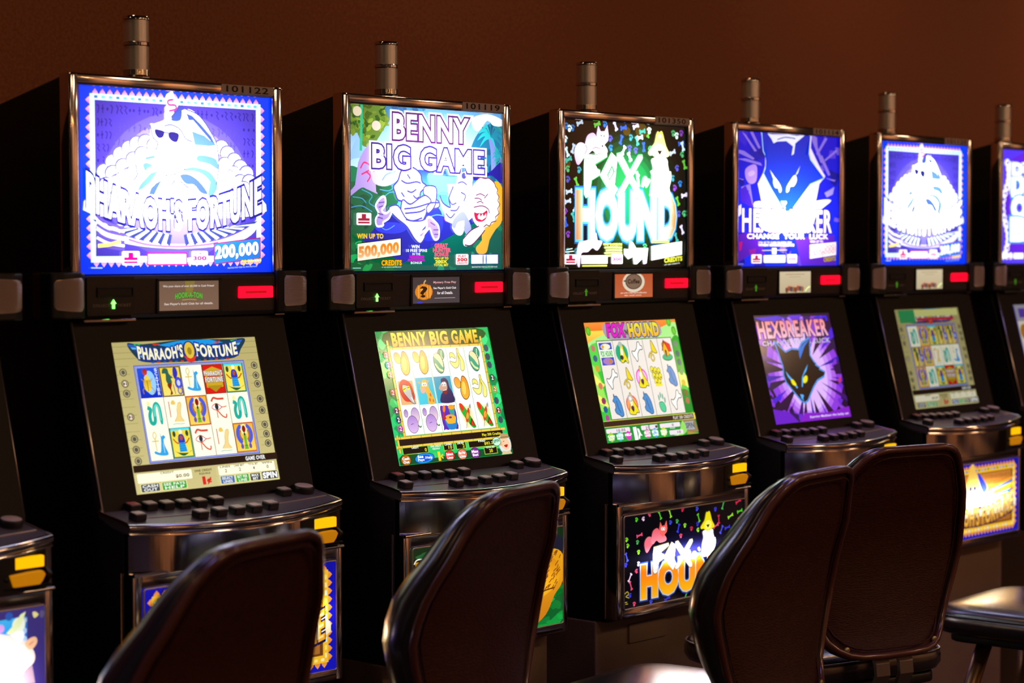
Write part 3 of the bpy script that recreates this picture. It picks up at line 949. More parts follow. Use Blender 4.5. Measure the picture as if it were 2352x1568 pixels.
def art_fox_marquee():
    a = Art(MW, MH, '020604')
    a.lw = 1.2
    # green backlight glow painted into the print behind the title
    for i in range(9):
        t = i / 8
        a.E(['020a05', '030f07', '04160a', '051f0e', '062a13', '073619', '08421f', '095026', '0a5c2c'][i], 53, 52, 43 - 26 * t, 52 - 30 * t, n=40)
    for x, y, r in ((62, 95, 5), (50, 94, 3), (2, 70, 4)):
        a.E('40300c', x, y, r, r)
    scatter_toys(a, ['7838a8', '50a030', '4848a8', '2850c0', '308898', 'a8b8c8', '40a060', 'c8c0e8', '2068b0', '38a090'], 21, 70,
                 [(13, 20, 88, 80), (8, 70, 36, 97), (70, 76, 86, 98), (0, 0, 14, 9), (12, 0, 62, 20), (66, 0, 100, 20)], 1.15)
    scatter_toys(a, ['d8f0e8', 'b8d8e0'], 5, 8, [(0, 0, 100, 74), (8, 70, 36, 97), (70, 76, 86, 98)], 1.2)
    a.L += 2
    # HOUND
    a.T('1858a0', 'HOUND', 11.5, 21.5, 90, 50.5, .13)
    a.T('48b8d8', 'HOUND', 11.5, 21.5, 90, 50.5, .1)
    a.T('e8fcf8', 'HOUND', 11.5, 21.5, 90, 50.5, .065, ends='d87020')
    a.L += 1
    fox_letters(a, ident, 'f4fff4', '108038', .2)
    fox_hound(a, ident, 'd8a0d8', 'e8d8f0', 'e8e050', 'f0f0b0', 'f0fff0', '181828', 0)
    # running fox and hound below
    a.P('e8d0f0', [(12.12, 17.52), (16.47, 18.61), (20.21, 19.71), (25.23, 24.08), (26.5, 19.18), (30.3, 18.1), (26.51, 12.09), (22.73, 13.73), (18.97, 11.02), (13.99, 9.954), (12.76, 1.309), (10.9, 2.407), (10.27, 9.967)], 1)
    a.P('f0fff0', [(47.67, 13.15), (56.18, 12.58), (52.23, 18.7), (54.85, 17.59), (57.5, 13.7), (67.46, 13.69), (66.16, 3.028), (63.49, 2.49), (62.82, 6.415), (58.84, 5.322), (58.19, 2.536), (55.55, 2.559), (54.88, 7.576), (50.95, 5.931), (47.68, 9.276)])
    a.T('e8f060', 'WIN UP TO 60 FREE SPINS', 31, 15.4, 46, 17, .03)
    for i in range(4):
        a.S('d8f078', .8, [(32 + i % 2, 14 - i * 1.9), (38, 14.3 - i * 1.9), (46, 14 - i * 1.9)])
    card(a, 1.2, 2.8, 9, 6.8, 'b01040', 0)
    a.RR('ffffff', 13.8, 3, 34.5, 8.8, .5)
    a.R('e0e050', 14.5, 1.2, 34, 2.2)
    card(a, 37.5, 2.8, 9, 6.8, 'c030b0', 1)
    a.R('d8e048', 70, 17.4, 85, 19)
    a.P('fbfff8', [(70, 5), (96, 9), (96, 18.5), (70, 15)])
    a.OT('d8d838', '304000', 'CREDITS', 81, 3.4, 96, 6.4, .06, .03, tilt=1.4)
    a.T('e0e8e0', 'AT 300 CREDITS', 81, 1.4, 94, 2.2, .02, tilt=1.2)
    a.S('e8ffe8', .4, [(1.5, 11), (8, 11.6)])
    a.S('e8ffe8', .4, [(2.5, 12.6), (7, 13.4)])
    return a


def wolf(a, Cn, fur, rim, rim2, eye):
    head = [(19.93, 75.74), (21.04, 73.9), (30.69, 64.53), (39.78, 67.1), (48.72, 66.08), (54.67, 71.85), (66.39, 76.8), (64.07, 70.22), (61.53, 60.65), (64.8, 54.43), (67.46, 51.87), (65.59, 51.36), (71.46, 48.02), (69.74, 46.9), (77, 43.46), (74.39, 40.57), (64.83, 37.5), (58, 31.88), (51.69, 25.08), (46.6, 19.43), (42.77, 17.9), (39, 19.36), (35.29, 23.77), (29.19, 31.3), (24.4, 37.52), (22.86, 43.54), (24.45, 51.76), (23.85, 55.35)]
    hd = Cn(head)
    a.S(rim, 2.6, hd, 0, True)
    a.S(rim2, 1.2, hd, 0, True)
    a.P(fur, hd)
    a.P(rim, Cn([(48.72, 66.08), (56.34, 71.77), (66.55, 76.19), (57.31, 69.31), (47.91, 57.7), (47.81, 61.32)]))
    for q in ([(26.01, 47.51), (29.37, 43.16), (34.36, 37.52), (37.55, 31.36), (35.73, 30.88), (31.09, 37.71), (27.4, 42.09)], [(56.51, 52.45), (53.06, 46.61), (47.48, 42.12), (45.73, 36.23), (43.49, 31.59), (42.51, 32.25), (45.47, 41.04), (50.56, 46.75)]):
        a.P(rim2, Cn(q))
    a.P(eye, Cn([(30.79, 39.51), (33.5, 39.12), (36.13, 35.03), (34.86, 33.56), (31.79, 34.46), (30.42, 37.16)]), 1)
    a.P(eye, Cn([(49.98, 41.98), (52.63, 41.22), (51.39, 37.09), (47.93, 35.14), (45.99, 35.98), (46.71, 39.53)]), 1)
    a.P(rim2, Cn([(38.28, 25.36), (42.29, 24.74), (42.7, 23.28), (41.02, 21.6), (41.47, 19.19), (39.2, 21.13)]))


def shards(a, cols, seed, n, cx=50, cy=45):
    rnd = random.Random(seed)
    for i in range(n):
        t = 2 * math.pi * (i + rnd.random() * .6) / n
        r0, r1 = rnd.uniform(16, 34), rnd.uniform(60, 90)
        wd = rnd.uniform(.05, .14)
        a.P(cols[i % len(cols)], [(cx + r0 * math.cos(t), cy + r0 * math.sin(t)), (cx + r1 * math.cos(t + wd), cy + r1 * math.sin(t + wd)), (cx + r1 * math.cos(t - wd), cy + r1 * math.sin(t - wd))])


def panes(a, cols, seed, n, keep=(22, 12, 82, 100)):
    rnd = random.Random(seed)
    L = a.L
    for i in range(n):
        x, y = rnd.uniform(0, 100), rnd.uniform(0, 100)
        if keep[0] < x < keep[2] and keep[1] < y < keep[3]:
            continue
        a.L = L + i % 7
        r = rnd.uniform(3, 9)
        pts = []
        t = rnd.uniform(0, 6)
        for k in range(4):
            t += rnd.uniform(.9, 2)
            pts.append((x + r * math.cos(t) * rnd.uniform(.5, 1), y + r * math.sin(t) * rnd.uniform(.5, 1.1)))
        a.P(cols[i % len(cols)], pts)
    a.L = L + 8


def to_marquee_wolf(pts):
    """the screen's wolf as it is printed, larger, on the marquee"""
    # anchors in screen percent -> marquee percent
    return [(-1.5 + (p[0]) * 1.03, 27.5 + (p[1] - 15) * 1.16) for p in pts]


def art_hex_marquee():
    a = Art(MW, MH, '1410c8', '0c28e8')
    panes(a, ['3020d0', '1018a8', '5838d8', '0c1490', '6850d0'], 4, 46, (30, 20, 78, 90))
    for q in ([(4.803, 99.15), (8.291, 97.36), (18.89, 85.72), (16.78, 85.06)], [(12.47, 99.24), (15.28, 99.4), (22.42, 88.1), (20.3, 87.45)], [(0.7235, 85.99), (6.969, 85.17), (16.81, 80.07), (15.41, 78.91), (0.7357, 83.79)], [(0.3471, 79.17), (8.394, 79.72), (22.49, 76.97), (23.93, 74.8)], [(0.8396, 65.13), (7.09, 64.23), (5.701, 63.63)], [(73.69, 99.7), (77.5, 98.75), (78.32, 90.73), (76.02, 92.92)], [(85.91, 99.19), (88.23, 98.15), (78.37, 84.96), (76.84, 86.05)], [(97.61, 90.46), (98.41, 88.75), (86.07, 80.66), (85.29, 81.79)], [(79.91, 83.87), (82.96, 85.16), (91.56, 70.41), (89.25, 69.75)], [(86.17, 67.91), (97.04, 66.51), (95.49, 65.29)], [(70.67, 99.54), (73.69, 99.7), (84.54, 79.44), (81.47, 79.32)], [(4.34, 58.63), (12.7, 61.08), (15.61, 45.62), (11.39, 45.54), (11.33, 56.61), (5.761, 53.15)]):
        a.P('8870e0', q)
    a.P('b088e8', [(8.439, 72), (15.43, 75.58), (18.97, 73.5), (18.32, 63.47), (12.7, 61.08), (8.478, 65.37)], 1)
    a.P('c8a8f0', [(10.55, 68.76), (14.05, 71.1), (16.87, 70.09), (16.18, 67.85), (11.97, 66.59)], 1)
    a.P('4020c0', [(2.965, 56.39), (8.51, 59.85), (12.76, 52.22), (15.62, 43.4), (4.402, 47.61)])
    a.P('5018a8', [(0.3807, 23.31), (12.91, 25.6), (24.3, 16.73), (27.21, 7.76), (13.01, 8.938), (0.4968, 2.373)])
    a.P('5020b0', [(56.29, 21.33), (95.85, 23.82), (97.62, 0.3933), (62.41, 0.7111)])
    a.P('b01068', [(2.489, 17.81), (5.682, 18.37), (4.603, 12.29), (2.942, 11.19)])
    a.P('801890', [(11.59, 12.27), (18.63, 13.38), (17.25, 8.364), (13.01, 8.938)])
    # burst behind the head
    a.P('e8dcff', [(22.63, 99.46), (23.81, 93.74), (27.44, 83.87), (26.78, 74.91), (24.67, 69.25), (19.75, 61.29), (22.65, 51.34), (25.58, 39.11), (37.16, 28.02), (50.35, 24.72), (63.68, 30.53), (71.14, 39.81), (77.12, 51.46), (80.08, 63.09), (86.16, 69.07), (81.51, 74.69), (76.88, 81.44), (70.78, 85.78), (70.72, 92.66), (72.17, 100.8), (67.68, 95.95), (66.26, 85.58), (61.72, 92.23), (55.74, 95.35), (49.81, 99.58), (32.36, 98.65), (26.64, 97.23)], 0)
    a.P('f0e8ff', [(17.01, 47.88), (35.59, 46.02), (44.38, 37.14), (50.26, 36.65), (59.12, 40.77), (74.1, 49.08), (92.51, 50.64), (77.21, 39.91), (71.25, 26), (56.26, 24.75), (38.64, 24.65), (24.22, 27.91), (18.49, 36.78)], 1)
    a.P('d8ccf8', [(-0.4197, 43.11), (4.412, 45.95), (2.359, 40.96), (4.452, 38.79), (-0.3711, 34.31)])
    a.P('9888e8', [(85.5, 56.29), (90.89, 58.75), (95.53, 61.21), (94.02, 55.34), (87.84, 52.86)])
    # head
    head = [(23.48, 100.2), (28.04, 100.4), (32.39, 94.17), (34.56, 92.04), (49.84, 95.05), (54.27, 94.37), (54.29, 91.87), (52.87, 83.86), (55.78, 90.8), (64.64, 100.4), (70.67, 99.54), (67.71, 92.52), (65.52, 84.4), (69.27, 85.71), (70.81, 81.19), (75.39, 76.77), (73.88, 75.56), (80.02, 70.02), (75.44, 71.01), (84.64, 67.86), (70.96, 62.81), (63.48, 56.87), (56.09, 48.7), (52.43, 42.37), (47.29, 41.15), (43.6, 43.91), (38.46, 50.58), (32.63, 58.31), (26.83, 67.09), (25.39, 69.27), (27.92, 74.95), (27.88, 81.66), (25, 85.99)]
    a.S('a8d8ff', 1.4, head, 0, True)
    a.P('0424c0', head, 0, '1048f0')
    a.P('f0f0ff', [(28.77, 99.01), (33.08, 98.68), (41.04, 97.98), (49.81, 99.35), (57.2, 98.83), (65.4, 99.84), (55.76, 93.08), (54.34, 85.06), (52.13, 83.82), (53.56, 90.7), (46.91, 94.34), (38.17, 93.56), (34.56, 92.04), (32.38, 95.29)])
    a.S('2848c0', .6, [(38.16, 95.02), (45.42, 97.09), (52.77, 96.9), (55.73, 96.48)], 1)
    a.P('e8f0ff', [(31.1, 72.27), (35.45, 67.38), (39.83, 63.02), (40.58, 59.66), (38.39, 60.72), (34.02, 66.21)])
    a.P('e8f0ff', [(60.64, 76.21), (58.15, 70.41), (52.99, 66.83), (49.34, 62.17), (50.09, 59.92), (55.94, 68.63)])
    a.P('ffffff', [(34.74, 65.67), (36.91, 65.74), (41.3, 60.8), (42.35, 56.88), (40.61, 55.37), (39.13, 58.49), (36.23, 58.97), (34.47, 62.29)], 1)
    a.P('ffffff', [(50.8, 64.48), (54.46, 68.58), (56.69, 68.09), (57.16, 64.68), (54.52, 60.62), (50.83, 59.95), (49.38, 56.5), (47.18, 55.88), (47.59, 59.85)], 1)
    a.P('d8f0ff', [(41.82, 48.96), (47.23, 49.08), (47.53, 47.39), (45.79, 45.65), (46.54, 42.27), (44.33, 44.49)])
    # lettering
    a.OT('fff8ff', '3018b0', 'HEXBREAKER', 5.5, 25.8, 92.5, 42.5, .02, .04, c2='f8d8f8')
    a.T('fff4ff', 'CHANGE  YOUR  LUCK', 10, 20.6, 89, 24.2, .03)
    a.T('d8c8f8', 'WIN UP TO 10,000 ON EVERY SPIN', 20.5, 16.9, 52.5, 18.5, .02)
    a.T('e0d0f8', 'WHEN MIRROR BREAKS', 20.5, 15, 55, 16.7, .05)
    a.S('c8b8f0', .35, [(24, 11.8), (48, 12.2)])
    a.R('e0d8f8', 33.6, 9, 37.8, 13.6)
    card(a, 14, 2.2, 9.6, 6.6, 'a01050', 0)
    a.RR('f4fcff', 25.6, 2.6, 46.4, 8.2, .6)
    card(a, 48.5, 2.2, 9.3, 6.6, 'b01890', 1)
    a.T('e0d0f8', 'WIN UP TO', 71, 17.6, 84, 19.4, .04)
    a.P('fff0f4', [(70.8, 5.4), (97.5, 8.2), (97.5, 18.2), (70.8, 16)])
    a.OT('f8d8e0', 'a01040', '200,000', 72, 7.3, 96, 14, .05, .05, tilt=2.2)
    a.OT('c0a020', '403010', 'CREDITS', 85, 3, 97, 6, .04, .05, tilt=1)
    a.R('6860c0', 1.5, 1.2, 6.5, 2.4)
    return a


def art_ornate_marquee():
    a = Art(MW, MH, '4c30d8', '5038e0')
    a.P('5820c0', [(8, 10), (4, 30), (6, 60), (8, 80), (14, 92), (60, 96), (60, 6), (12, 8)], 1)
    for i in range(16):
        t = i / 15
        x = 6 + 4 * math.sin(t * 9)
        a.E('f0ecff', x, 8 + 80 * t, 3.2, 3.4)
        a.E('7048d0', x + .6, 8 + 80 * t, 1.4, 1.6)
    a.P('e8f0ff', [(8, 86), (14, 90), (22, 88), (34, 90), (60, 90), (60, 86), (30, 84), (24, 78), (16, 70), (12, 60), (10, 70), (9, 80)], 1)
    for i, (s, y) in enumerate((('D', 60), ('O', 40), ('B', 21))):
        a.OT('f4f8ff', '3880d0', s * 1 + 'EOAD'[i:], 15, y, 92, y + 18, .08, .06)
    a.OT('f0f0ff', '3050c0', 'DOUBLE', 15, 78, 92, 88, .08, .06)
    for x in (3, 8, 13):
        a.E('ffffff', x, 6.5, 2.5, 3)
    a.R('c03050', 8, 4.5, 14, 5.4)
    a.R('ffffff', 17, 4, 30, 9)
    return a


# ---------------------------------------------------------------- symbols on the reels, drawn in a 10 x 10 cell
def sym_scarab(a):
    a.R('2050d8', 0, 0, 10, 10, '0c28b8')
    a.E('90c8ff', 5.4, 5, 2.6, 4)
    a.E('a01818', 3.6, 8.6, 1.1, 1.1, c2='d04028')
    a.E('c89818', 4, 4.4, 1.8, 2.4, c2='f0d048')
    a.E('e8c838', 4, 6.6, 1.2, .8)
    a.S('80600c', .25, [(4, 2.2), (4, 5.8)])
    for s in (-1, 1):
        a.S('a88418', .3, [(4 + s * 1.4, 5.4), (4 + s * 2.6, 6.4)])
        a.S('a88418', .3, [(4 + s * 1.4, 3.6), (4 + s * 2.6, 2.6), (4 + s * 2.3, 1.4)])
    for i, ch in enumerate('SCATTER'):
        a.T('e0e8ff', ch, 8.1, 8.6 - i * 1.3, 9.2, 9.6 - i * 1.3, .03)


def sym_warrior(a):
    a.R('604010', 0, 0, 10, 10)
    a.R('e8c838', .5, .4, 9.5, 9.6, 'f0dc70')
    a.P('2c6050', [(2, 9.4), (4, 9.2), (4.4, 7.6), (6, 6.2), (5, 6), (5.2, 4.6), (3.6, 4), (2.6, 5.4), (2.8, 7.6), (1.2, 7.8)], 1)
    a.P('802818', [(3.2, 4.4), (5, 4.4), (4.4, 2.6), (4.8, 1), (3.6, .6), (4, 2), (3, 3.4)], 1)
    a.S('d0b070', .3, [(5, 6.8), (6.6, 7.4)])
    a.P('3030a8', [(6.6, 9.4), (8, 9.4), (8.4, 7.4), (7, 5.6), (6.2, 7)], 1)
    a.E('4048d0', 8.2, 4.4, 1.7, 2)
    a.E('c8d0ff', 8.2, 4.4, .8, 1)
    a.E('7068c0', 8.4, 1.8, 1.2, 1.3)
    a.E('e8d048', 8.4, 1.8, .7, .8)
    a.S('5038a0', .3, [(5.6, 4), (6, .8)])


def sym_ankh(a):
    a.S('d0b858', .35, [(3.2, 6.6), (2.4, 8), (3.2, 9.2), (4, 8), (3.2, 6.6), (3.2, 3)], 1)
    a.S('d0b858', .4, [(1.6, 6.2), (4.8, 6.2)])
    a.P('30a0e0', [(5.8, 9), (6.2, 7.6), (7.2, 8), (8, 7.2), (7, 6.4), (7.2, 4.4), (8.2, 1.6), (5, 1.4), (2, 2.2), (2.4, 3), (4.6, 2.4), (5.4, 4.6), (5.8, 6.6)], 1)
    a.S('f8f8e0', .15, [(6.6, 5.4), (6.6, 2.2)])


def sym_card(a):
    a.R('901010', 0, 0, 10, 10)
    a.R('d01c14', .4, .3, 9.6, 9.7)
    a.P('c8a020', [(1, 2.2), (9, 2.2), (9, 8), (5, 9.2), (1, 8)])
    a.P('a88818', [(1.2, 2.8), (8.8, 2.8), (5, .6)])
    a.OT('e8e0e0', '303040', "PHARAOH'S", .6, 6.2, 9.4, 7.7, .04, .05, arc=.3)
    a.OT('e8e0e0', '303040', 'FORTUNE', .8, 4, 9.3, 5.6, .04, .05)
    a.S('c01818', .3, [(2, 5.9), (8, 5.9)])


def sym_goddess(a):
    a.R('207868', 0, 0, 10, 10)
    a.R('e8d030', .6, .5, 9.4, 9.5, 'f0e058')
    a.R('50d8e8', .6, 9.1, 9.4, 9.8)
    for x in (2, 8):
        a.E('304838', x, 8, .7, 1)
    a.E('f8f0c0', 5, 8.6, .8, .7)
    a.S('c04020', .5, [(1.2, 6.4), (3, 4.9), (5, 5.4), (7, 4.9), (8.8, 6.4)], 1)
    a.P('2838b0', [(3.4, 5.4), (4, 7.6), (6, 7.6), (6.6, 5.4), (5.6, 5), (4.4, 5)], 1)
    a.E('b04828', 5, 6.6, .7, .8)
    a.P('20a0e8', [(3.6, 5), (6.4, 5), (7, 2), (3.4, 2)])
    for i in range(4):
        a.S('1050a0', .18, [(3.6, 4.6 - i * .7), (6.6, 4.6 - i * .7)])
    a.P('205830', [(1, 2.6), (3, 1.8), (7.4, 1.6), (9, 2.4), (6, .9), (4, .9)], 1)


def sym_snake(a):
    a.E('f0e8a0', 2.8, 8.2, .8, .9)
    a.S('18a898', 1.5, [(2, 7), (3.4, 6.4), (2.6, 4.4), (2.8, 2.2), (4, 1.8), (4.8, 3), (5, 6.6), (6.2, 8.2), (7.4, 6.8), (7.6, 2.2)], 1)
    a.S('60d8c8', .6, [(4.9, 4), (5.1, 6.6), (6.2, 7.8), (7.2, 6.6), (7.4, 2.6)], 1)
    a.E('18a898', 7.6, 1.9, .6, .6)


def sym_bird(a):
    a.S('c85040', .4, [(2, 8.6), (2, 3.4)])
    a.P('e8c060', [(3, 7.6), (5, 7.6), (4.6, 8.8), (3.4, 8.8)], 1)
    a.P('ecd088', [(6, 7.8), (7.4, 8.2), (7.6, 7), (7, 5.6), (6.8, 3.4), (8, 1.8), (5, 1.8), (3.4, 2), (5, 3.8), (5.2, 6)], 1)
    a.S('c09048', .15, [(6, 7.8), (7.4, 8.2), (7.6, 7), (7, 5.6), (6.8, 3.4), (8, 1.8)], 1)
    a.S('c09048', .15, [(5.2, 6), (5, 3.8), (3.4, 2)], 1)
    a.S('80b8a8', .25, [(2.4, 1), (4, 1.2), (6, 1), (8, 1.1)])


def sym_winged(a):
    a.R('c04818', 0, 0, 10, 10)
    a.R('e8b030', .4, .4, 9.6, 9.6, 'f0d058')
    for s in (-1, 1):
        a.S('a06838', .8, [(5 + s * 2.3 * math.cos(R(t)), 6 + 2.2 * math.sin(R(t))) for t in range(-60, 50, 10)], 0)
        a.S('4858d8', 1.5, [(5 + s * 3.4 * math.cos(R(t)), 6 + 3.2 * math.sin(R(t))) for t in range(-62, 72, 10)], 0)
    a.E('f8f0b0', 5, 7.6, 1.4, 1.9)
    a.E('901810', 5, 7.8, .9, 1.2)
    a.E('205020', 5, 6, .5, .6)
    a.P('68b030', [(4.3, 5.4), (5.7, 5.4), (5.5, 3), (6, 1), (4, 1), (4.5, 3)])
    a.S('386010', .2, [(4.2, 2.2), (5.8, 2.2)])
    for x in (3, 7):
        a.E('6850a8', x, 2, .7, .9)


def sym_eye(a):
    a.S('d04838', .8, [(1.8, 7.6), (3, 8.8), (5, 8.4), (8, 8.4)], 1)
    a.P('ffffff', [(1.6, 5.6), (4, 6.9), (7, 5.8), (4, 4.6)], 1)
    a.S('d04838', .35, [(8.8, 5.8), (6.6, 5.6), (4, 6.9), (1.6, 5.6), (4, 4.6), (6.6, 5.6)], 1)
    a.E('283030', 4, 5.8, .9, 1.05)
    a.S('d04838', .4, [(3.8, 4.6), (3.8, 2)], 1)
    a.S('d04838', .55, [(4.2, 4.5), (6, 2.6), (7.8, 2), (8.2, 3.2)], 1)


def grid(a, x0, y0, x1, y1, rows, fill, line, gap=0.):
    nr, nc = len(rows), len(rows[0])
    L = a.L + 1
    a.R(fill, x0, y0, x1, y1)
    top = L
    for r, row in enumerate(rows):
        for k, f in enumerate(row):
            a.L = L
            a.box = (x0 + (x1 - x0) * k / nc + gap, y1 - (y1 - y0) * (r + 1) / nr + gap, x0 + (x1 - x0) * (k + 1) / nc - gap, y1 - (y1 - y0) * r / nr - gap)
            f(a)
            a.box = None
            top = max(top, a.L)
    a.L = top
    for k in range(1, nc):
        x = x0 + (x1 - x0) * k / nc
        a.S(line, .35, [(x, y0), (x, y1)])
    a.L = top + 1


def art_pharaoh_screen(dim=False):
    a = Art(LW, LH, 'b0a468', 'c8bc80')
    k, w_, g, b_, v, s, e = sym_ankh, sym_warrior, sym_goddess, sym_bird, sym_winged, sym_snake, sym_eye
    # stone blocks
    for y in (97, 93, 89):
        a.S('8c8050', .25, [(0, y), (100, y)])
    for i in range(12):
        a.S('988c58', .25, [(0, 84 - i * 5.4), (9, 84 - i * 5.4)])
        a.S('988c58', .25, [(91, 84 - i * 5.4), (100, 84 - i * 5.4)])
    # column ornaments
    for i, y in enumerate((80, 72.5, 66, 50.5, 36, 29, 21.5)):
        a.E('605838', 4.6, y, 2.4, 2.6)
        a.E('c8c090', 4.6, y, 1.7, 1.9)
        a.E('585044' if i not in (1, 3) else '704038', 4.6, y, 1.3, 1.5)
        if i in (1, 3):
            a.T('ffffff', '2', 4, y - 1.3, 5.3, y + 1.3, .02)
    for y in (80, 73, 67, 56.5, 48.5, 38.5, 32, 25.5):
        a.E('605838', 95.6, y, 2.4, 2.6)
        a.E('c8c090', 95.6, y, 1.7, 1.9)
        a.E('585044', 95.6, y, 1.3, 1.5)
    # winged header
    a.P('183848', [(10, 99), (20, 98), (50, 100), (80, 99), (92, 99), (88, 92), (82, 86), (60, 85), (40, 85), (20, 86), (14, 90)], 1)
    a.P('1890d8', [(30, 97), (46, 99.5), (66, 99.5), (76, 97), (60, 95), (40, 95)])
    for s_ in (-1, 1):
        for i in range(6):
            a.P(['2858c8', '58a8e0', '203c80'][i % 3], [(50 + s_ * 30, 97 - i * 1.6), (50 + s_ * (40 - i * 1.7), 98.4 - i * 2), (50 + s_ * (39 - i * 1.9), 96.8 - i * 2), (50 + s_ * 30, 96 - i * 1.6)])
        a.P('30b040', [(50 + s_ * 31, 98.4), (50 + s_ * 36, 98.8), (50 + s_ * 34, 95)])
        a.P('c03020', [(50 + s_ * 18, 97.6), (50 + s_ * 24, 98.4), (50 + s_ * 22, 96.6)])
    for i in range(14):
        a.R('c03828' if i % 2 else '2850b0', 24 + i * 4, 85, 26 + i * 4, 86)
    a.OT('f0ecc0', '203098', "PHARAOH'S", 16, 87.4, 46.4, 94.6, .04, .09, arc=1.2, flare=.15)
    a.OT('f0ecc0', '203098', 'FORTUNE', 55.5, 87.4, 84.6, 94.6, .04, .09, arc=1.2, flare=.15)
    a.E('203080', 51, 91.5, 5, 7.4)
    a.E('d8b838', 51, 92.5, 3.4, 5.6)
    a.E('a08020', 51, 92, 1.5, 2.6)
    a.P('d83020', [(46.6, 89), (51, 86.8), (55.4, 89), (53, 84.4), (49, 84.4)])
    a.R('3048b8', 11.4, 19, 88.2, 84)
    a.R('a8b0e8', 11.9, 19.6, 87.7, 83.4)
    a.R('6068b0', 12.3, 20.1, 87.3, 82.9)
    if dim:
        def grn(c):
            def f(q):
                q.R('20a860' if c else 'f0ecb0', .2, .2, 9.8, 9.8)
                (v if c else s)(q)
            return f
        rows = [[s, v, g, w_, w_], [w_, grn(1), b_, s, k], [grn(1), s, g, sym_card, g]]
    else:
        rows = [[sym_scarab, w_, k, sym_card, g], [s, b_, v, e, s], [k, g, e, b_, v]]
    grid(a, 12.8, 20.6, 86.8, 82.4, rows, 'fdfae0', '504830', .15)
    a.R('281810', 0, 14, 100, 18.6)
    a.T('e8e8e8', 'GAME OVER', 77, 15, 91, 17.6, .04)
    if dim:
        a.R('309858', 4, 86, 28, 99)
        a.R('d8d888', 28, 92, 96, 99)
        a.R('c03040', 30, 87.5, 88, 90.5)
    # lower console
    for x0, x1 in ((1.5, 38), (56.5, 97)):
        a.RR('fff8d8', x0, 6.8, x1, 12.9, .6)
    a.T('6c6444', 'CREDIT', 17, 11.6, 26, 12.8, .03)
    a.T('6c6040', '$0.00', 27, 8, 36, 10.4, .03)
    for i, (t_, n_) in enumerate((('LINES', '2'), ('LINE BET', '2'), ('TOTAL BET', '4'), ('WIN', '0'))):
        x = 58 + i * 10
        a.T('605840', t_, x, 11.6, x + 7, 12.8, .03)
        a.T('605840', n_, x + 3, 8.4, x + 4.3, 10.6, .02)
    a.T('484020', 'ONE CREDIT', 40, 10.6, 52, 12, .03)
    a.T('484020', 'EQUALS', 43, 8.4, 50.5, 9.8, .03)
    a.T('d02820', '1', 44.8, 2, 46.2, 7, .03)
    a.T('d02820', '\u00a2', 47.6, 2, 50.4, 6.2, .04)
    for x0, x1, c, t_ in ((3, 15, '404858', ('CASH', 'OUT')), (17, 33, '30a030', ('SEE PAYS', 'HELP')), (57, 66.5, '4068a8', ('SELECT', 'LINES')), (67.8, 76.8, '30a838', ('BET PER', 'LINE')), (78, 85, '384048', ('MAX', 'BET'))):
        a.RR('e0d898', x0 - .7, .5, x1 + .7, 6.4, .7)
        a.RR(c, x0, 1, x1, 5.9, .5)
        a.T('f0f0e8', t_[0], x0 + 1, 3.7, x1 - 1, 5.4, .03)
        a.T('f0f0e8', t_[1], x0 + 1.6, 1.4, x1 - 1.6, 3.1, .03)
    a.RR('e0d898', 85.8, .3, 98.6, 6.8, .8)
    a.RR('38404c', 86.4, .9, 98, 6.2, .6)
    a.T('ffffff', 'SPIN', 87.2, 1.7, 97.2, 5.4, .05)
    return a


def sy_mango(a):
    a.E('503010', 2.9, 7.2, 1.9, 2.3, 30)
    a.E('f09020', 2.9, 7.2, 1.7, 2.1, 30, c2='f8b848')
    a.P('503010', [(6, 9.5), (8, 9.2), (9.2, 6.6), (9, 2.6), (7, .7), (5, 1), (3.8, 3.2), (4.4, 6)], 1)
    a.P('f08c18', [(6.1, 9.2), (7.8, 8.9), (8.9, 6.5), (8.7, 2.8), (7, 1), (5.2, 1.3), (4.1, 3.3), (4.7, 6)], 1, 'f8b030')
    a.E('fcd058', 6.2, 5, 1.2, 2.6, -8)


def sy_melon(a):
    a.E('104838', 7, 7.7, 2, 2.2)
    a.E('209878', 7, 7.7, 1.7, 1.9)
    a.S('e0e8a0', .4, [(7.6, 9.2), (7, 7), (7.8, 6)], 1)
    a.E('103c30', 4.8, 4.5, 2.9, 4.1, 14)
    a.E('30a080', 4.8, 4.5, 2.6, 3.8, 14)
    a.P('f0e0a8', [(2.6, 7.4), (4.2, 8.4), (6.4, 7), (7.2, 4.6), (6.8, 2.8), (5, 5), (2.8, 6.8)], 1)
    a.P('d8e8a0', [(2.4, 4), (4, 2), (6, 1.2), (6.6, 1.8), (4.6, 2.6), (3, 4.4)], 1)


def sy_banana(a):
    o = '605010'
    for q in ([(6, 9.6), (7, 9.4), (7, 8), (9, 5), (8.8, 2), (7.4, 1), (6.4, 2), (7, 5), (6, 7.8)],
              [(6, 8), (6.4, 5.4), (5.6, 3), (3.4, 2.2), (1.6, 3.4), (.8, 5), (2.4, 4.6), (4.4, 4.6), (5.4, 6.6)],
              [(4, 7.6), (2.6, 8.2), (1.4, 7.8), (1.2, 6), (2, 6.6), (3, 6.4), (4.4, 5.8)]):
        a.PO('e8e058', o, .22, q, 1, 'f4ee90')


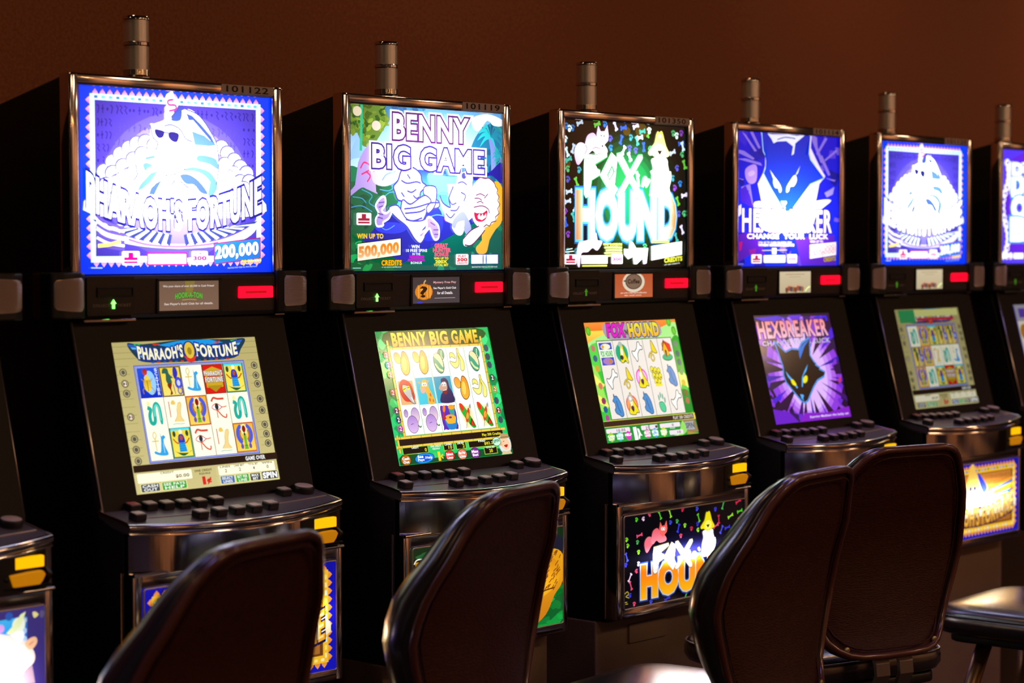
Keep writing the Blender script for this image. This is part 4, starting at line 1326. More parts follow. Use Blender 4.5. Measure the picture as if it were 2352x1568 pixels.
def sy_mask(a):
    a.R('f0a870', .5, .4, 9, 9.2)
    a.P('c81808', [(2, 9), (4, 9.8), (6.6, 9), (8, 7.4), (8.6, 5), (8.8, 3), (7, 1), (5.6, 1.4), (3, 1.8), (1.2, 4), (.8, 7)], 1)
    a.PO('b8b8b8', '403830', .25, [(3, 7.8), (5, 7.6), (7, 6.6), (7.4, 4), (8, 1.6), (8.4, .6), (7, .8), (5, 2.6), (3, 4.8), (2.6, 6.4)], 1)
    a.E('e8e020', 3.6, 6.2, 1, 1, 20)
    a.E('e8e020', 6, 6.6, .9, .7, 20)
    a.S('303010', .3, [(2.8, 6), (4.4, 6.4)])
    a.S('303010', .3, [(5.3, 6.6), (6.7, 6.8)])
    a.S('ffffff', .35, [(6.6, 3), (7.6, 1.4)])


def sy_giraffe(a):
    a.R('10b0c8', 0, 0, 10, 10, '28c8e0')
    a.P('f0b030', [(4, 9), (6.4, 8.8), (7, 6), (8.6, 3), (9, .2), (5.4, .2), (5.4, 3), (4.6, 4.6), (3, 4.4), (2, 6), (3, 7.4)], 1)
    a.P('f0a050', [(1, 8.2), (2.6, 7.6), (2.6, 8.6)])
    a.P('f0a050', [(8, 8.6), (6.2, 7.8), (6.4, 8.8)])
    a.E('ffffff', 4, 7.4, .7, .8)
    a.E('ffffff', 5.4, 7.4, .7, .8)
    a.E('202020', 4.2, 7.3, .25, .3)
    a.E('202020', 5.2, 7.3, .25, .3)
    a.E('f0a898', 3.4, 5.2, 1.3, 1, 20)
    a.E('d06828', 7.2, 3.4, .5, .7)
    a.E('d06828', 6.4, 1.6, .5, .7)
    a.E('d06828', 8.2, 1.2, .4, .6)


def sy_gorilla(a):
    a.R('1098b8', 0, 0, 10, 10, '18a8c8')
    a.P('201858', [(4, 8.4), (5, 9.2), (7, 9.2), (8.2, 8), (8.4, 6), (9.6, 3.6), (9.8, .2), (2, .2), (2.6, 3), (4, 4.4)], 1)
    a.P('c8a088', [(3.4, 7), (5.6, 8), (7, 7.4), (7, 5.4), (5.6, 4.2), (3.4, 4.6), (2, 5.6)], 1)
    a.E('ffffff', 4.8, 7, .6, .8)
    a.E('ffffff', 6, 7, .6, .8)
    a.E('202020', 4.7, 6.8, .25, .3)
    a.E('202020', 5.9, 6.8, .25, .3)
    a.P('801010', [(4, 4.8), (6.6, 5), (6.2, 3.4), (4.6, 3.4)], 1)
    a.S('ffffff', .3, [(4.2, 4.7), (6.4, 4.9)])


def sy_plum(a):
    for x, y, rx, ry, c, c2 in ((2, 7.8, 1.2, 1.5, '9878c8', 'c8a8e0'), (7, 6.8, 2.4, 3, 'b090d0', 'f0d8d8'), (4.8, 3.6, 3.2, 3.3, 'a880d0', 'dcb8e8')):
        a.E('402858', x, y, rx, ry, -10)
        a.E(c, x, y, rx - .18, ry - .18, -10, c2=c2)
    a.S('306830', .5, [(7.6, 3.2), (8.6, 2.4), (9.4, 2.8)], 1)
    a.S('7858a0', .3, [(3.6, 3.6), (5.2, 3.9)])


def sy_drums(a):
    pts = []
    for i in range(28):
        t = i / 28 * 4
        s_, f = int(t), t % 1
        r = .35 if i % 2 else 0
        pts.append([(f * 9 + .5, .4 + r), (9.5 - r, f * 9 + .5), (9.5 - f * 9, 9.6 - r), (.5 + r, 9.5 - f * 9)][s_])
    a.P('5828b0', pts)
    a.P('30a090', [(5.4, 9), (9, 9), (8.4, 5.8), (6, 5.8)])
    a.E('f0a020', 7.2, 8.8, 1.9, .9)
    a.P('2080c8', [(2.4, 4.4), (8.8, 4.8), (8, 1), (5.4, .4), (3.4, 1)], 1)
    a.E('f0a820', 5.6, 4.8, 3.3, 1.3)
    a.P('f0b030', [(2.4, 4.4), (3.4, 2.8), (4.4, 4), (5.6, 2.6), (6.6, 4), (8, 2.8), (8.8, 4.8)])
    a.E('6830a0', 5.6, 5, .9, .4)
    a.E('f07820', 2.8, 8.4, .8, 1.4, -20)
    a.S('c02020', .9, [(2.6, 7), (1.4, 4.8), (3, 5)], 1)


def sy_shield(a):
    a.P('f8e8b0', [(.8, 9.4), (5, 8.6), (8, 9), (9, 2), (4, .4), (2.4, 4)])
    a.P('20b030', [(1.8, 9.6), (4, 9), (8.8, 2), (8.8, .4), (6.4, 1), (1.8, 7)], 1)
    a.P('e83018', [(1.4, 9.6), (2.8, 9.8), (4, 8), (2.6, 6.8)], 1)
    a.P('301808', [(5.8, 1.8), (7.4, 4.2), (9, .6)])
    a.P('e83018', [(6.4, 1.8), (7.2, 3.4), (8.8, .8)])
    a.P('e84018', [(6.4, 8), (7, 6.6), (5.6, 3.6), (4, 2.6), (4, 5)], 1)
    a.E('f0c030', 5.3, 5, .7, 1.4, -25)
    a.S('605040', .22, [(3.2, .4), (7.6, 9.2)])
    a.P('90a0a8', [(7.2, 8.4), (8.2, 9.8), (8.2, 8.2), (7.6, 7.4)])


def flower(a, x, y, c, n=True):
    L = a.L
    for i in range(7):
        a.L = L
        a.E(c, x + 1.3 * math.cos(i * .9), y + 1.7 * math.sin(i * .9), 1, 1.3, n=8)
    a.L = L + 1
    a.E(c, x, y, 1.6, 2)
    if n:
        a.OT('ffffff', '401020', '2', x - .8, y - 1.6, x + .9, y + 1.6, .02, .09)


def bamboo(a, x0, y0, x1, y1, wd=1.5):
    a.S('a07818', wd + .5, [(x0, y0), (x1, y1)])
    a.S('e8c850', wd, [(x0, y0), (x1, y1)])
    n = int(max(abs(x1 - x0), abs(y1 - y0)) / 9) + 1
    for i in range(n):
        t = (i + .5) / n
        x, y = x0 + (x1 - x0) * t, y0 + (y1 - y0) * t
        if abs(x1 - x0) > abs(y1 - y0):
            a.S('b08820', .5, [(x, y - wd * .6), (x + .2, y + wd * .6)])
        else:
            a.S('b08820', .5, [(x - wd * .5, y), (x + wd * .5, y + .2)])


def art_benny_screen():
    a = Art(LW, LH, '10b858', '20c868')
    rnd = random.Random(2)
    for i in range(30):
        x = rnd.choice((rnd.uniform(0, 9), rnd.uniform(91, 100)))
        y = rnd.uniform(18, 98)
        a.L = 2 + i % 3
        a.P(['0c9850', '30e080', '088848', '18c870'][i % 4], [(x - 3, y), (x, y + 5), (x + 4, y + 1), (x, y - 4)], 1)
    a.P('088848', [(0, 62), (9, 66), (9, 48), (4, 50), (0, 44)], 1)
    a.L = 6
    for x, y in ((14, 98), (84, 97), (90, 98)):
        a.S('085830', .6, [(x, y), (x - 2, y - 5), (x - 5, y - 8)], 1)
    a.P('104820', [(12, 100), (88, 100), (86, 92), (80, 87), (20, 87), (14, 90)], 1)
    leafy(a, '185820', ['0c4818', '287030', '103c18'], [(14, 100), (88, 100), (88, 90), (14, 88)], 40, 4, 4)
    for s_, x0, x1 in (('BENNY', 13.5, 42.5), ('BIG', 46.5, 61.5), ('GAME', 65.5, 88.5)):
        a.OT('f4e040', '503808', s_, x0, 88.6, x1, 98, .045, .035, c2='d89c18')
    bamboo(a, 8.5, 86.4, 92, 86.4)
    bamboo(a, 9, 93, 9, 20)
    bamboo(a, 91, 93, 91, 20)
    m, me, ba = sy_mango, sy_melon, sy_banana
    grid(a, 10, 21.5, 89.6, 85.6, [[m, m, me, ba, me], [sy_mask, sy_giraffe, sy_gorilla, m, ba], [sy_plum, sy_plum, sy_drums, sy_shield, sy_shield]], 'fffdf2', '60b070', .5)
    for x, y, c in ((6, 82, 'e06868'), (6.2, 74.6, '2040d0'), (6.4, 67.4, 'e09030'), (5.6, 54, 'e03030'), (5.8, 40.4, '701858'), (6, 33.6, '183870'), (6.4, 27, 'd040b0')):
        flower(a, x, y, c)
    for x, y, c, n in ((94, 83.4, '385060', 0), (94, 76.6, '304858', 0), (94.2, 70.2, '304858', 0), (94.5, 60, '105838', 1), (94.8, 51, 'c8b030', 1), (94.2, 42, '385058', 0), (94.4, 34.4, 'a02020', 1), (94.6, 27, '385058', 0)):
        flower(a, x, y, c, n)
    bamboo(a, 0, 19.8, 97, 19.8)
    bamboo(a, 0, 13.4, 97, 13.4)
    bamboo(a, 2, 22, 2, 9, 1.2)
    a.R('20100c', 2.8, 14.2, 94, 19)
    a.T('e8e020', 'Play 300 Credits', 75, 15, 92, 17.6, .03)
    a.P('0a5028', [(0, 5), (10, 9), (30, 3), (60, 6), (100, 4), (100, 0), (0, 0)], 1)
    for x0, x1, t_, n_ in ((4, 26, 'CREDIT', '0'), (39, 48, 'LINES', '10'), (50, 59, 'LINE BET', '2'), (61, 86, 'PAID', '$82.21')):
        a.R('a0c838', x0, 7.4, x1, 12.9)
        a.R('181008', x0 + .5, 7.9, x1 - .5, 12.4)
        a.T('f0f8f0', t_, (x0 + x1) / 2 - 3, 11.4, (x0 + x1) / 2 + 3, 12.8, .04)
        hw = len(n_) * .75
        a.T('f0e020', n_, x1 - 1.6 - 2 * hw, 8.6, x1 - 1.6, 11, .02)
    a.T('f0f8f0', 'ONE CREDIT', 28, 11, 37, 12.4, .03)
    a.T('f0f8f0', 'EQUALS', 29.5, 9, 35.5, 10.4, .03)
    a.R('a0c838', 74, 1.4, 86, 7)
    a.R('181008', 74.5, 1.9, 85.5, 6.5)
    a.T('f0f8f0', 'TOTAL BET', 76, 6, 84, 7.2, .03)
    a.T('f0e020', '20', 78.6, 2.8, 81.6, 5.2, .02)
    for x, c, t_ in ((5.4, 'b06818', ('Cash', 'Out')), (43, 'e03030', ('Select', 'Lines')), (54, 'e87860', ('Bet Per', 'Line')), (65.5, '802898', ('Max', 'Bet'))):
        a.E('301808', x, 3.6, 4.4, 4.2)
        a.E(c, x, 3.6, 4, 3.8)
        a.T('ffffff', t_[0], x - 2.8, 3.7, x + 2.8, 5.6, .05)
        a.T('ffffff', t_[1], x - 2.4, 1.2, x + 2.4, 3, .05)
    a.E('083880', 21, 3.6, 8.6, 4, 4)
    a.E('1890e8', 21, 3.6, 8, 3.5, 4)
    a.E('0c50d0', 21, 3.6, 5.5, 2.6, 4)
    a.T('ffffff', 'See', 15.5, 4, 20, 6, .05)
    a.T('ffffff', 'Pays', 15.5, 1.4, 20.5, 3.4, .05)
    a.T('ffffff', '/Help', 21.5, 2.4, 27.5, 4.8, .03)
    a.T('f0d020', '1', 33.2, .8, 34.4, 7, .04)
    a.S('f0d020', .9, [(37, 5), (35.6, 3.6), (37, 2)], 1)
    # explorer's face in an oval and the spin bubble
    a.E('b8c8c8', 93.6, 8, 5.8, 8.2)
    a.E('d8e0e0', 93.6, 8, 5.4, 7.7)
    a.P('f0c8a0', [(90, 10), (92, 12.4), (96, 12), (98, 9), (97.4, 5), (94, 3), (91.4, 5), (89.4, 7.4)], 1)
    a.P('e8b080', [(89, 9.4), (91, 10), (91, 7), (89, 7)], 1)
    a.P('b89868', [(88.6, 12.6), (92, 12), (99, 12.4), (98, 13.4), (97, 15.8), (91.6, 16), (90.6, 13.6)], 1)
    a.S('806038', .5, [(90.6, 13.2), (97.6, 13.2)])
    a.P('c01818', [(92.4, 6.8), (96, 7.4), (94.6, 5)], 1)
    a.S('402818', .3, [(92, 9.8), (93.6, 10.2)], 1)
    a.P('d8c090', [(89, 0), (98.6, 0), (97, 3), (94, 2), (91, 3)])
    a.E('106838', 86.4, 10.4, 3.9, 3.6)
    a.E('c8f0d8', 86.4, 10.4, 3.5, 3.2)
    a.T('107848', 'SPIN', 83.8, 9.4, 89, 11.6, .04, tilt=.8)
    return a


def hd_face(a, ring, bg, body='e8d818'):
    if ring:
        a.E(ring, 5, 5, 4.2, 3.9)
        a.E(bg, 5, 5, 3.5, 3.2)
    a.PO(body, '282010', .3, [(4.4, 9.4), (5.4, 9.4), (6.4, 6.4), (8.4, 3.4), (9, 1.4), (7.4, 1.6), (6.4, .8), (4.4, .8), (3, 1), (2.2, 1.4), (2.2, 2.6), (3.6, 5)], 1)
    a.E('f0f0d8', 4.6, 6, .9, 1.7)
    a.E('502058', 4.9, 3.6, 1.1, .9)
    a.P('282010', [(4, 3), (6, 3), (5, 1.8)])


def sh_green(a):
    a.E('18a878', 5, 5, 4.4, 4)
    a.PO('e8d818', '282010', .3, [(4.6, 8.4), (6.4, 8.2), (6.8, 5.8), (8.6, 1.4), (7.6, .8), (6.4, 2), (5, 1), (3.4, 1.4), (3.4, 4)], 1)
    a.E('f0f0d8', 5, 5.4, .8, 1.6)
    a.E('403030', 4.4, 3.2, 1.2, 1)
    a.E('b0b8b0', 4.8, 8.7, 1.5, 1.1)


def sh_pink(a):
    hd_face(a, 'f048c0', 'f8b8e8')


def sh_orange(a):
    hd_face(a, 'f05038', 'f8a060')
    a.E('b0b0b0', 4.4, 7.6, 2, 1.5)
    a.E('e8e8e0', 4.4, 7.4, 1, .9)


def sh_bone(a):
    a.PO('fdfdf4', '383838', .4, [(6.4, 9), (7.6, 9.2), (8.2, 7.8), (9.4, 7.4), (9.2, 6), (7.4, 6), (5.4, 4.2), (5, 2), (4, 1.2), (3.2, 2.4), (1.8, 4), (1.6, 5.6), (3.4, 5.4), (5.4, 6.8)], 1)


def sh_horn(a):
    a.PO('e8d018', '403008', .3, [(5.6, 9.4), (6.4, 9.2), (8.2, 6), (9, 4.4), (7.6, 4.2), (6, 4.8), (5.2, 6)], 1)
    a.S('403008', .95, [(5.8, 5), (3.4, 4), (2.2, 2.4)], 1)
    a.S('d8b818', .6, [(5.8, 5), (3.4, 4), (2.2, 2.4)], 1)
    a.S('403008', .8, [(5, 4), (3.8, 2.4), (4.8, 1), (6.2, 2), (5.4, 4)], 1)
    a.S('e8d018', .45, [(5, 4), (3.8, 2.4), (4.8, 1), (6.2, 2), (5.4, 4)], 1)


def sh_house(a):
    a.E('107850', 5.4, 2.2, 3.9, 1.6)
    a.E('20b078', 5.4, 2.4, 3.6, 1.3)
    a.PO('f0b010', '301808', .25, [(2.6, 8), (4.2, 9), (7.2, 5), (7, 3), (4.4, 2.4), (3, 5)], 0)
    a.P('301808', [(4.2, 5.4), (5.4, 5), (5.2, 2.8), (4.4, 2.6)])
    a.PO('e02818', '301808', .25, [(4.4, 9.4), (8.6, 7.6), (9.2, 4.6), (7, 4.4)], 0)
    a.P('801810', [(2, 5), (4.2, 9.8), (4.8, 9), (2.6, 5)])


def sh_fox(a):
    a.PO('4888c8', '203858', .35, [(4, 9.8), (4.6, 8.8), (6, 8.8), (8, 6), (8.6, 3), (8.6, 1), (7, .4), (5.4, 1.2), (3.6, 2), (3, 3.4), (3.8, 4.2), (3.8, 6), (2.6, 7), (3.6, 8)], 1)
    a.S('203858', .3, [(5.2, 7), (5.6, 4.4), (6.8, 2)], 1)


def sh_pups(a):
    for x, y in ((2.6, 8), (5, 7.6), (7.4, 7.2), (3.2, 5.4), (5.6, 5), (7.8, 5), (4, 3), (6.4, 2.6)):
        a.E('403810', x, y, 1.3, 1.5)
        a.E('e8dc20', x, y, 1.1, 1.3)
        a.E('583048', x + .2, y - .5, .4, .4)
    a.R('e8dc20', 3, .9, 8, 2)


def sh_paw(a):
    a.PO('48c890', '185848', .3, [(3, 4.4), (4.4, 5), (6.4, 4.6), (7.4, 2.6), (6.8, 1), (5, .8), (3.4, 2)], 1)
    for x, y, t in ((3.6, 6.8, 0), (5, 7.8, 0), (6.4, 7.2, 0), (7.6, 5.6, -10)):
        a.E('60a890', x, y, .5, 1.3, t)


def sh_wild(a):
    a.R('3848b8', .6, .4, 9.4, 9.6)
    a.E('f0e8c8', 5, 8, 3.4, 1.2)
    a.E('a878b8', 5, 2, 3.6, 1.4)
    a.R('f8f8f0', .2, 3.6, 9.8, 6.8)
    a.T('38b040', 'FOX HOUND', .8, 4, 9.2, 6.2, .06)
    a.E('d8a030', 3, 8, 1, .7)
    a.E('c08030', 6.6, 2, 1.2, .8)


def art_fox_screen():
    a = Art(LW, LH, '38c038')
    a.R('f09038', 0, 90, 100, 100, 'f86818')
    a.R('f8d850', 0, 82, 100, 93, 'f8a840')
    a.P('a8e888', [(0, 82), (14, 88), (28, 90), (60, 87), (84, 94), (100, 97), (100, 80), (0, 76)], 1)
    a.P('58d048', [(0, 78), (20, 84), (100, 82), (100, 60), (0, 60)], 1)
    for x, y in ((3.6, 93), (96, 90), (92, 98)):
        a.E('50a828', x, y, 2.6, 4)
        a.E('68c830', x, y, 1.6, 2.6)
    a.P('98e058', [(0, 64), (6, 56), (8, 40), (10, 30), (0, 28)], 1)
    a.P('f0e868', [(0, 58), (7, 50), (10, 48), (6, 46), (0, 50)], 1)
    a.P('f0e868', [(0, 40), (6, 36), (10, 30), (7, 30), (0, 34)], 1)
    a.P('10a020', [(90, 80), (100, 84), (100, 50), (90, 54)], 1)
    a.P('d8e870', [(90, 52), (96, 54), (100, 50), (100, 40), (94, 44), (90, 38)], 1)
    a.P('108828', [(90, 38), (100, 36), (100, 20), (90, 20)], 1)
    for x, y, c in ((5, 78.5, 'c07868'), (5.2, 70, '406088'), (5.4, 61.5, 'd0a038'), (5, 47, 'd07858'), (5.2, 34.6, '903060'), (5.4, 27.5, '205898'), (5.6, 20.4, 'b04098'),
                    (94.6, 78.5, '708070'), (95, 70, '205868'), (95, 62.6, '205868'), (95, 54, '509850'), (95, 44.6, 'd0b020'), (95, 36, '706020'), (95.2, 29, 'b06848')):
        flower(a, x, y, c, 0)
    a.P('a898a8', [(21, 98.5), (50, 98.5), (70, 99.5), (80, 96), (80, 87), (60, 85.6), (24, 85)], 1)
    a.OT('e020c0', '402050', 'FOX', 22.5, 87.4, 40.5, 98, .05, .05, shear=1)
    a.OT('e8e020', '102c80', 'HOUND', 46, 86.8, 78.5, 97.4, .06, .06, c2='f0b020')
    a.T('403010', "'N'", 41, 88.6, 45.2, 92.6, .06)
    a.R('283828', 9.2, 18.4, 90.8, 84.6)
    b = sh_bone
    grid(a, 9.7, 18.9, 90.3, 84, [[sh_wild, sh_green, b, sh_horn, sh_house], [b, sh_horn, sh_pink, sh_pups, sh_fox], [sh_fox, sh_orange, sh_fox, sh_paw, b]], 'e8e0d8', '283828', .6)
    a.R('e0c850', 0, 12.6, 100, 18)
    a.R('382418', 0, 13.1, 98, 17.5)
    a.T('d8d0c0', 'PLAY 300 CREDITS', 75, 14, 97, 16.6, .03)
    a.R('188030', 0, 0, 100, 12.6, '209838')
    a.P('90d860', [(74, 0), (80, 5), (84, 12), (92, 12), (88, 4), (82, 0)], 1)
    for x0, x1, y, t_ in ((1, 26, 9.4, '10.05'), (38, 46.6, 9.4, '10'), (47.2, 56, 9.4, '1'), (58.5, 81, 9.4, '0'), (67.5, 83, 3, '10')):
        a.RR('e8dce4', x0, y - 1.9, x1, y + 1.9, .9)
        hw = len(t_) * .9
        a.T('484048', t_, (x0 + x1) / 2 + 3 - hw, y - 1, (x0 + x1) / 2 + 3 + hw, y + 1, .02)
    a.T('ffffff', '1', 30.2, .8, 31.8, 10, .06)
    a.P('ffffff', [(33.4, 9.6), (35.4, 9), (36.4, 5), (38, 3), (35.4, 3.4), (34.6, .6), (33.2, 1), (34.2, 5)])
    for x, c, t_ in ((5, 'a0c820', ('CASH', 'OUT')), (14, '20b8b8', ('SEE', 'PAYS')), (23, 'e030c0', ('HELP', '')), (43.5, 'e030b0', ('SELECT', 'LINES')), (52, '4898e0', ('BET PER', 'LINE')), (61.5, 'c0d820', ('MAX', 'BET'))):
        a.P(c, [(x - 3.2, 4.4), (x, 8.4), (x + 3.2, 4.4), (x, .2)], 1)
        a.T('f4fff4', t_[0], x - 3.4, 4.2, x + 3.4, 6, .06)
        if t_[1]:
            a.T('f4fff4', t_[1], x - 3, 1.8, x + 3, 3.6, .06)
    for t_, x, y in (('CREDIT', 12, 6.2), ('LINES', 41, 6.2), ('LINE BET', 49, 6.2), ('PAID', 69, 6.2), ('TOTAL BET', 72, .2)):
        a.T('e0ffe0', t_, x, y, x + 5.4, y + .9)
    a.P('907850', [(84, 12.6), (98, 12.4), (100, 2), (86, 0), (88, 4), (86, 10)])
    for i in range(4):
        a.R('a0a8b0', 86.4 + i * 2.5, 4 - i * .1, 88.6 + i * 2.5, 11)
    a.T('50585c', 'SPIN', 86.8, 5.4, 96, 9.6, .03)
    a.P('a89038', [(86, 3), (100, 0), (88, 0)])
    return a


def art_hex_screen():
    a = Art(LW, LH, '2c1038', '24102c')
    cx, cy = 52, 46
    a.E('8838d8', cx, cy, 48, 50, n=40)
    a.E('a860e0', cx, cy, 40, 44, n=40)
    a.E('c088f0', cx, cy, 34, 40, n=40)
    a.E('d8b0f4', cx, cy, 28, 37, n=36)
    a.P('a870e8', [(30, 88), (44, 100), (62, 100), (76, 86), (60, 70), (40, 70)], 1)
    a.P('d8b8f0', [(38, 80), (50, 92), (60, 92), (70, 80), (60, 66), (44, 66)], 1)
    shards(a, ['281030', '3418a0', '2c1440', '4c20c8', '301038', '8838c8', '3c1468'], 8, 30, 52, 45)
    panes(a, ['4020d8', '2c1040', '6828c8', '301850', '7c30d0', '241038'], 12, 60, (18, 10, 84, 98))
    panes(a, ['c018c0', 'c03060', '3028d8', '5020b8', 'd02858'], 15, 14, (16, 6, 84, 94))
    a.R('281428', 0, 97.5, 100, 100)
    a.P('4c28d0', [(0, 98), (20, 92), (40, 97), (30, 99)])
    a.P('6030d0', [(44, 99), (52, 90), (62, 99)])
    a.P('6820c0', [(0, 14), (20, 10), (30, 0), (0, 0)])
    a.P('8020c0', [(30, 0), (40, 8), (70, 6), (100, 10), (100, 0)])
    a.OT('f08888', '401850', 'HEXBREAKER', 2, 79, 92, 93.6, .03, .04, c2='e8b0c8')
    a.T('b8b0c8', 'CHANGE YOUR LUCK', 4, 71.8, 93, 76, .03)
    wolf(a, ident, '2a1a14', '3070d0', '50a8f0', 'e8e010')
    a.T('e8d8f8', 'Starring Madison the lucky cat', 45, 2, 97, 4.6, .02)
    return a


def art_ornate_screen():
    a = Art(LW, LH, 'a8a0b0', 'b8b0b8')
    a.R('f0e8d0', 3, 20, 97, 82)
    for i in range(4):
        a.R('6040b0', i * 25 + 8, 86, i * 25 + 20, 96)
        a.E('c08020', i * 25 + 12, 70, 8, 9)
        a.E('a85020', i * 25 + 12, 46, 8, 9)
        a.E('40a060', i * 25 + 12, 28, 8, 6)
    a.S('4038b0', 1.2, [(1.5, 99), (1.5, 18)])
    a.R('282030', 0, 12, 100, 17)
    a.R('c02028', 30, 94, 60, 97)
    return a


# ---------------------------------------------------------------- belly glass
def art_pharaoh_belly():
    a = Art(BW, BH, '1010a0', '1414b0')
    saw(a, 5, 9, 95.4, 91, 2.6, 24, 11, 'e07820', 'f0a048')
    a.R('f0b828', 4.6, 8, 95.8, 92)
    beads(a, 6, 11, 94.4, 89, 1.7, 24, 11, ['3078d8', 'c0f0ff', '208830', 'f8e070', '40a0e8', 'f8e8a0'])
    a.R('6c3c18', 7.6, 15, 92.8, 85)
    a.R('c07830', 9, 17, 91, 84, 'a86828')
    glyph_rows(a, '7c4818', 60, 66, 90, 82, 2, 8)
    glyph_rows(a, '7c4818', 9, 66, 34, 82, 2, 18)
    a.P('f0c058', [(42, 96), (46, 97), (48, 88), (52, 80), (60, 70), (64, 56), (66, 46), (52, 42), (40, 44), (36, 60), (38, 76)], 1)
    a.P('2838c8', [(50, 86), (56, 78), (62, 64), (58, 58), (54, 66)], 1)
    a.E('181848', 42, 66, 1.8, 3.4)
    a.E('181848', 47, 66, 1.8, 3.4)
    a.P('e8d8b0', [(9, 40), (30, 56), (50, 54), (74, 60), (91, 56), (91, 30), (9, 30)], 1)
    for i in range(6):
        a.S(['e09018', '2070b0', 'f0b838'][i % 3], 1.5, [(64 + i * 2, 62 - i * 2.4), (78 + i, 67 - i * 3), (92.5, 73 - i * 4)], 1)
        a.S(['e09018', '2070b0', 'f0b838'][i % 3], 1.5, [(36 - i * 2, 62 - i * 2.4), (22 - i, 67 - i * 3), (7.5, 73 - i * 4)], 1)
    a.P('c02020', [(48, 40), (54, 42), (56, 38), (50, 36)])
    pharaoh_title(a, 'e8a020', '181440', 7, 93.5, 17, 22, .05, 13)
    a.T('f8e090', "PHARAOH'S FORTUNE", 7.5, 18, 93, 38, -.01, arc=13, flare=.25, c2='f0b020')
    a.S('10104c', .6, [(7, 29), (24, 20), (50, 15), (76, 20), (94, 29)], 1)
    return a


def art_benny_belly():
    a = Art(BW, BH, '102810', '081808')
    leafy(a, '0c2c14', ['184020', '0a2010', '206030', '102c18'], [(0, 60), (0, 100), (100, 100), (100, 60), (50, 50)], 60, 6, 7)
    leafy(a, '0c6028', ['109838', '0c7c30', '18a848', '086020'], [(50, 0), (60, 30), (80, 44), (100, 40), (100, 0)], 70, 16, 7)
    leafy(a, '0a5020', ['108030', '0c6c28', '189040'], [(0, 0), (0, 30), (30, 26), (52, 10), (50, 0)], 40, 17, 7)
    leafy(a, '103c50', ['185878', '0c4050', '206880'], [(10, 96), (30, 98), (36, 84), (20, 84)], 16, 19, 6)
    a.P('181c30', [(84, 84), (92, 92), (100, 86), (100, 66), (92, 70)], 1)
    a.S('f0f0d0', 1, [(90, 88), (87, 82), (90, 78), (88, 74), (91, 70)], 1)
    a.P('f0a818', [(70, 50), (80, 72), (92, 78), (100, 70), (100, 44), (94, 30), (88, 12), (78, 2), (72, 4), (76, 16), (74, 30)], 1, 'd07810')
    a.P('e08c10', [(72, 40), (76, 62), (86, 72), (96, 64), (98, 48), (92, 36), (82, 30)], 1, 'f0b020')
    rnd = random.Random(3)
    L = a.L
    for i in range(70):
        a.L = L
        x, y = rnd.uniform(76, 99), rnd.uniform(40, 76)
        a.S('8c4408', .5, [(x, y), (x - rnd.uniform(1, 2.4), y - rnd.uniform(2, 5))])
    a.L = L + 1
    a.P('f8e8d0', [(68, 44), (72, 58), (78, 56), (80, 44), (76, 32), (70, 30)], 1)
    a.P('a01818', [(70, 40), (77, 42), (76, 33), (71, 33)], 1)
    a.S('ffffff', .9, [(70, 40), (73, 38), (77, 42)])
    a.S('281008', .5, [(72, 52), (76, 50)])
    for q in ([(72, 44), (79, 46), (80, 38), (77, 30)], [(80, 30), (86, 36), (94, 38)], [(72, 2), (76, 12), (80, 24)]):
        a.S('602c08', .6, q, 1)
    a.PO('f0ece0', '181010', .5, [(46, 70), (52, 82), (60, 80), (62, 60), (66, 40), (60, 20), (52, 26), (46, 40)], 1)
    a.OT('e8a818', '1c1408', 'BENNY', 3, 66, 40, 84, .06, .1, c2='c88010')
    a.S('f0f0e0', .6, [(1.6, 84), (4, 88), (12, 87)], 1)
    a.OT('e89818', '1c1408', 'BIG GAME', 1.5, 42, 50, 60, .06, .1, c2='c04810')
    return a


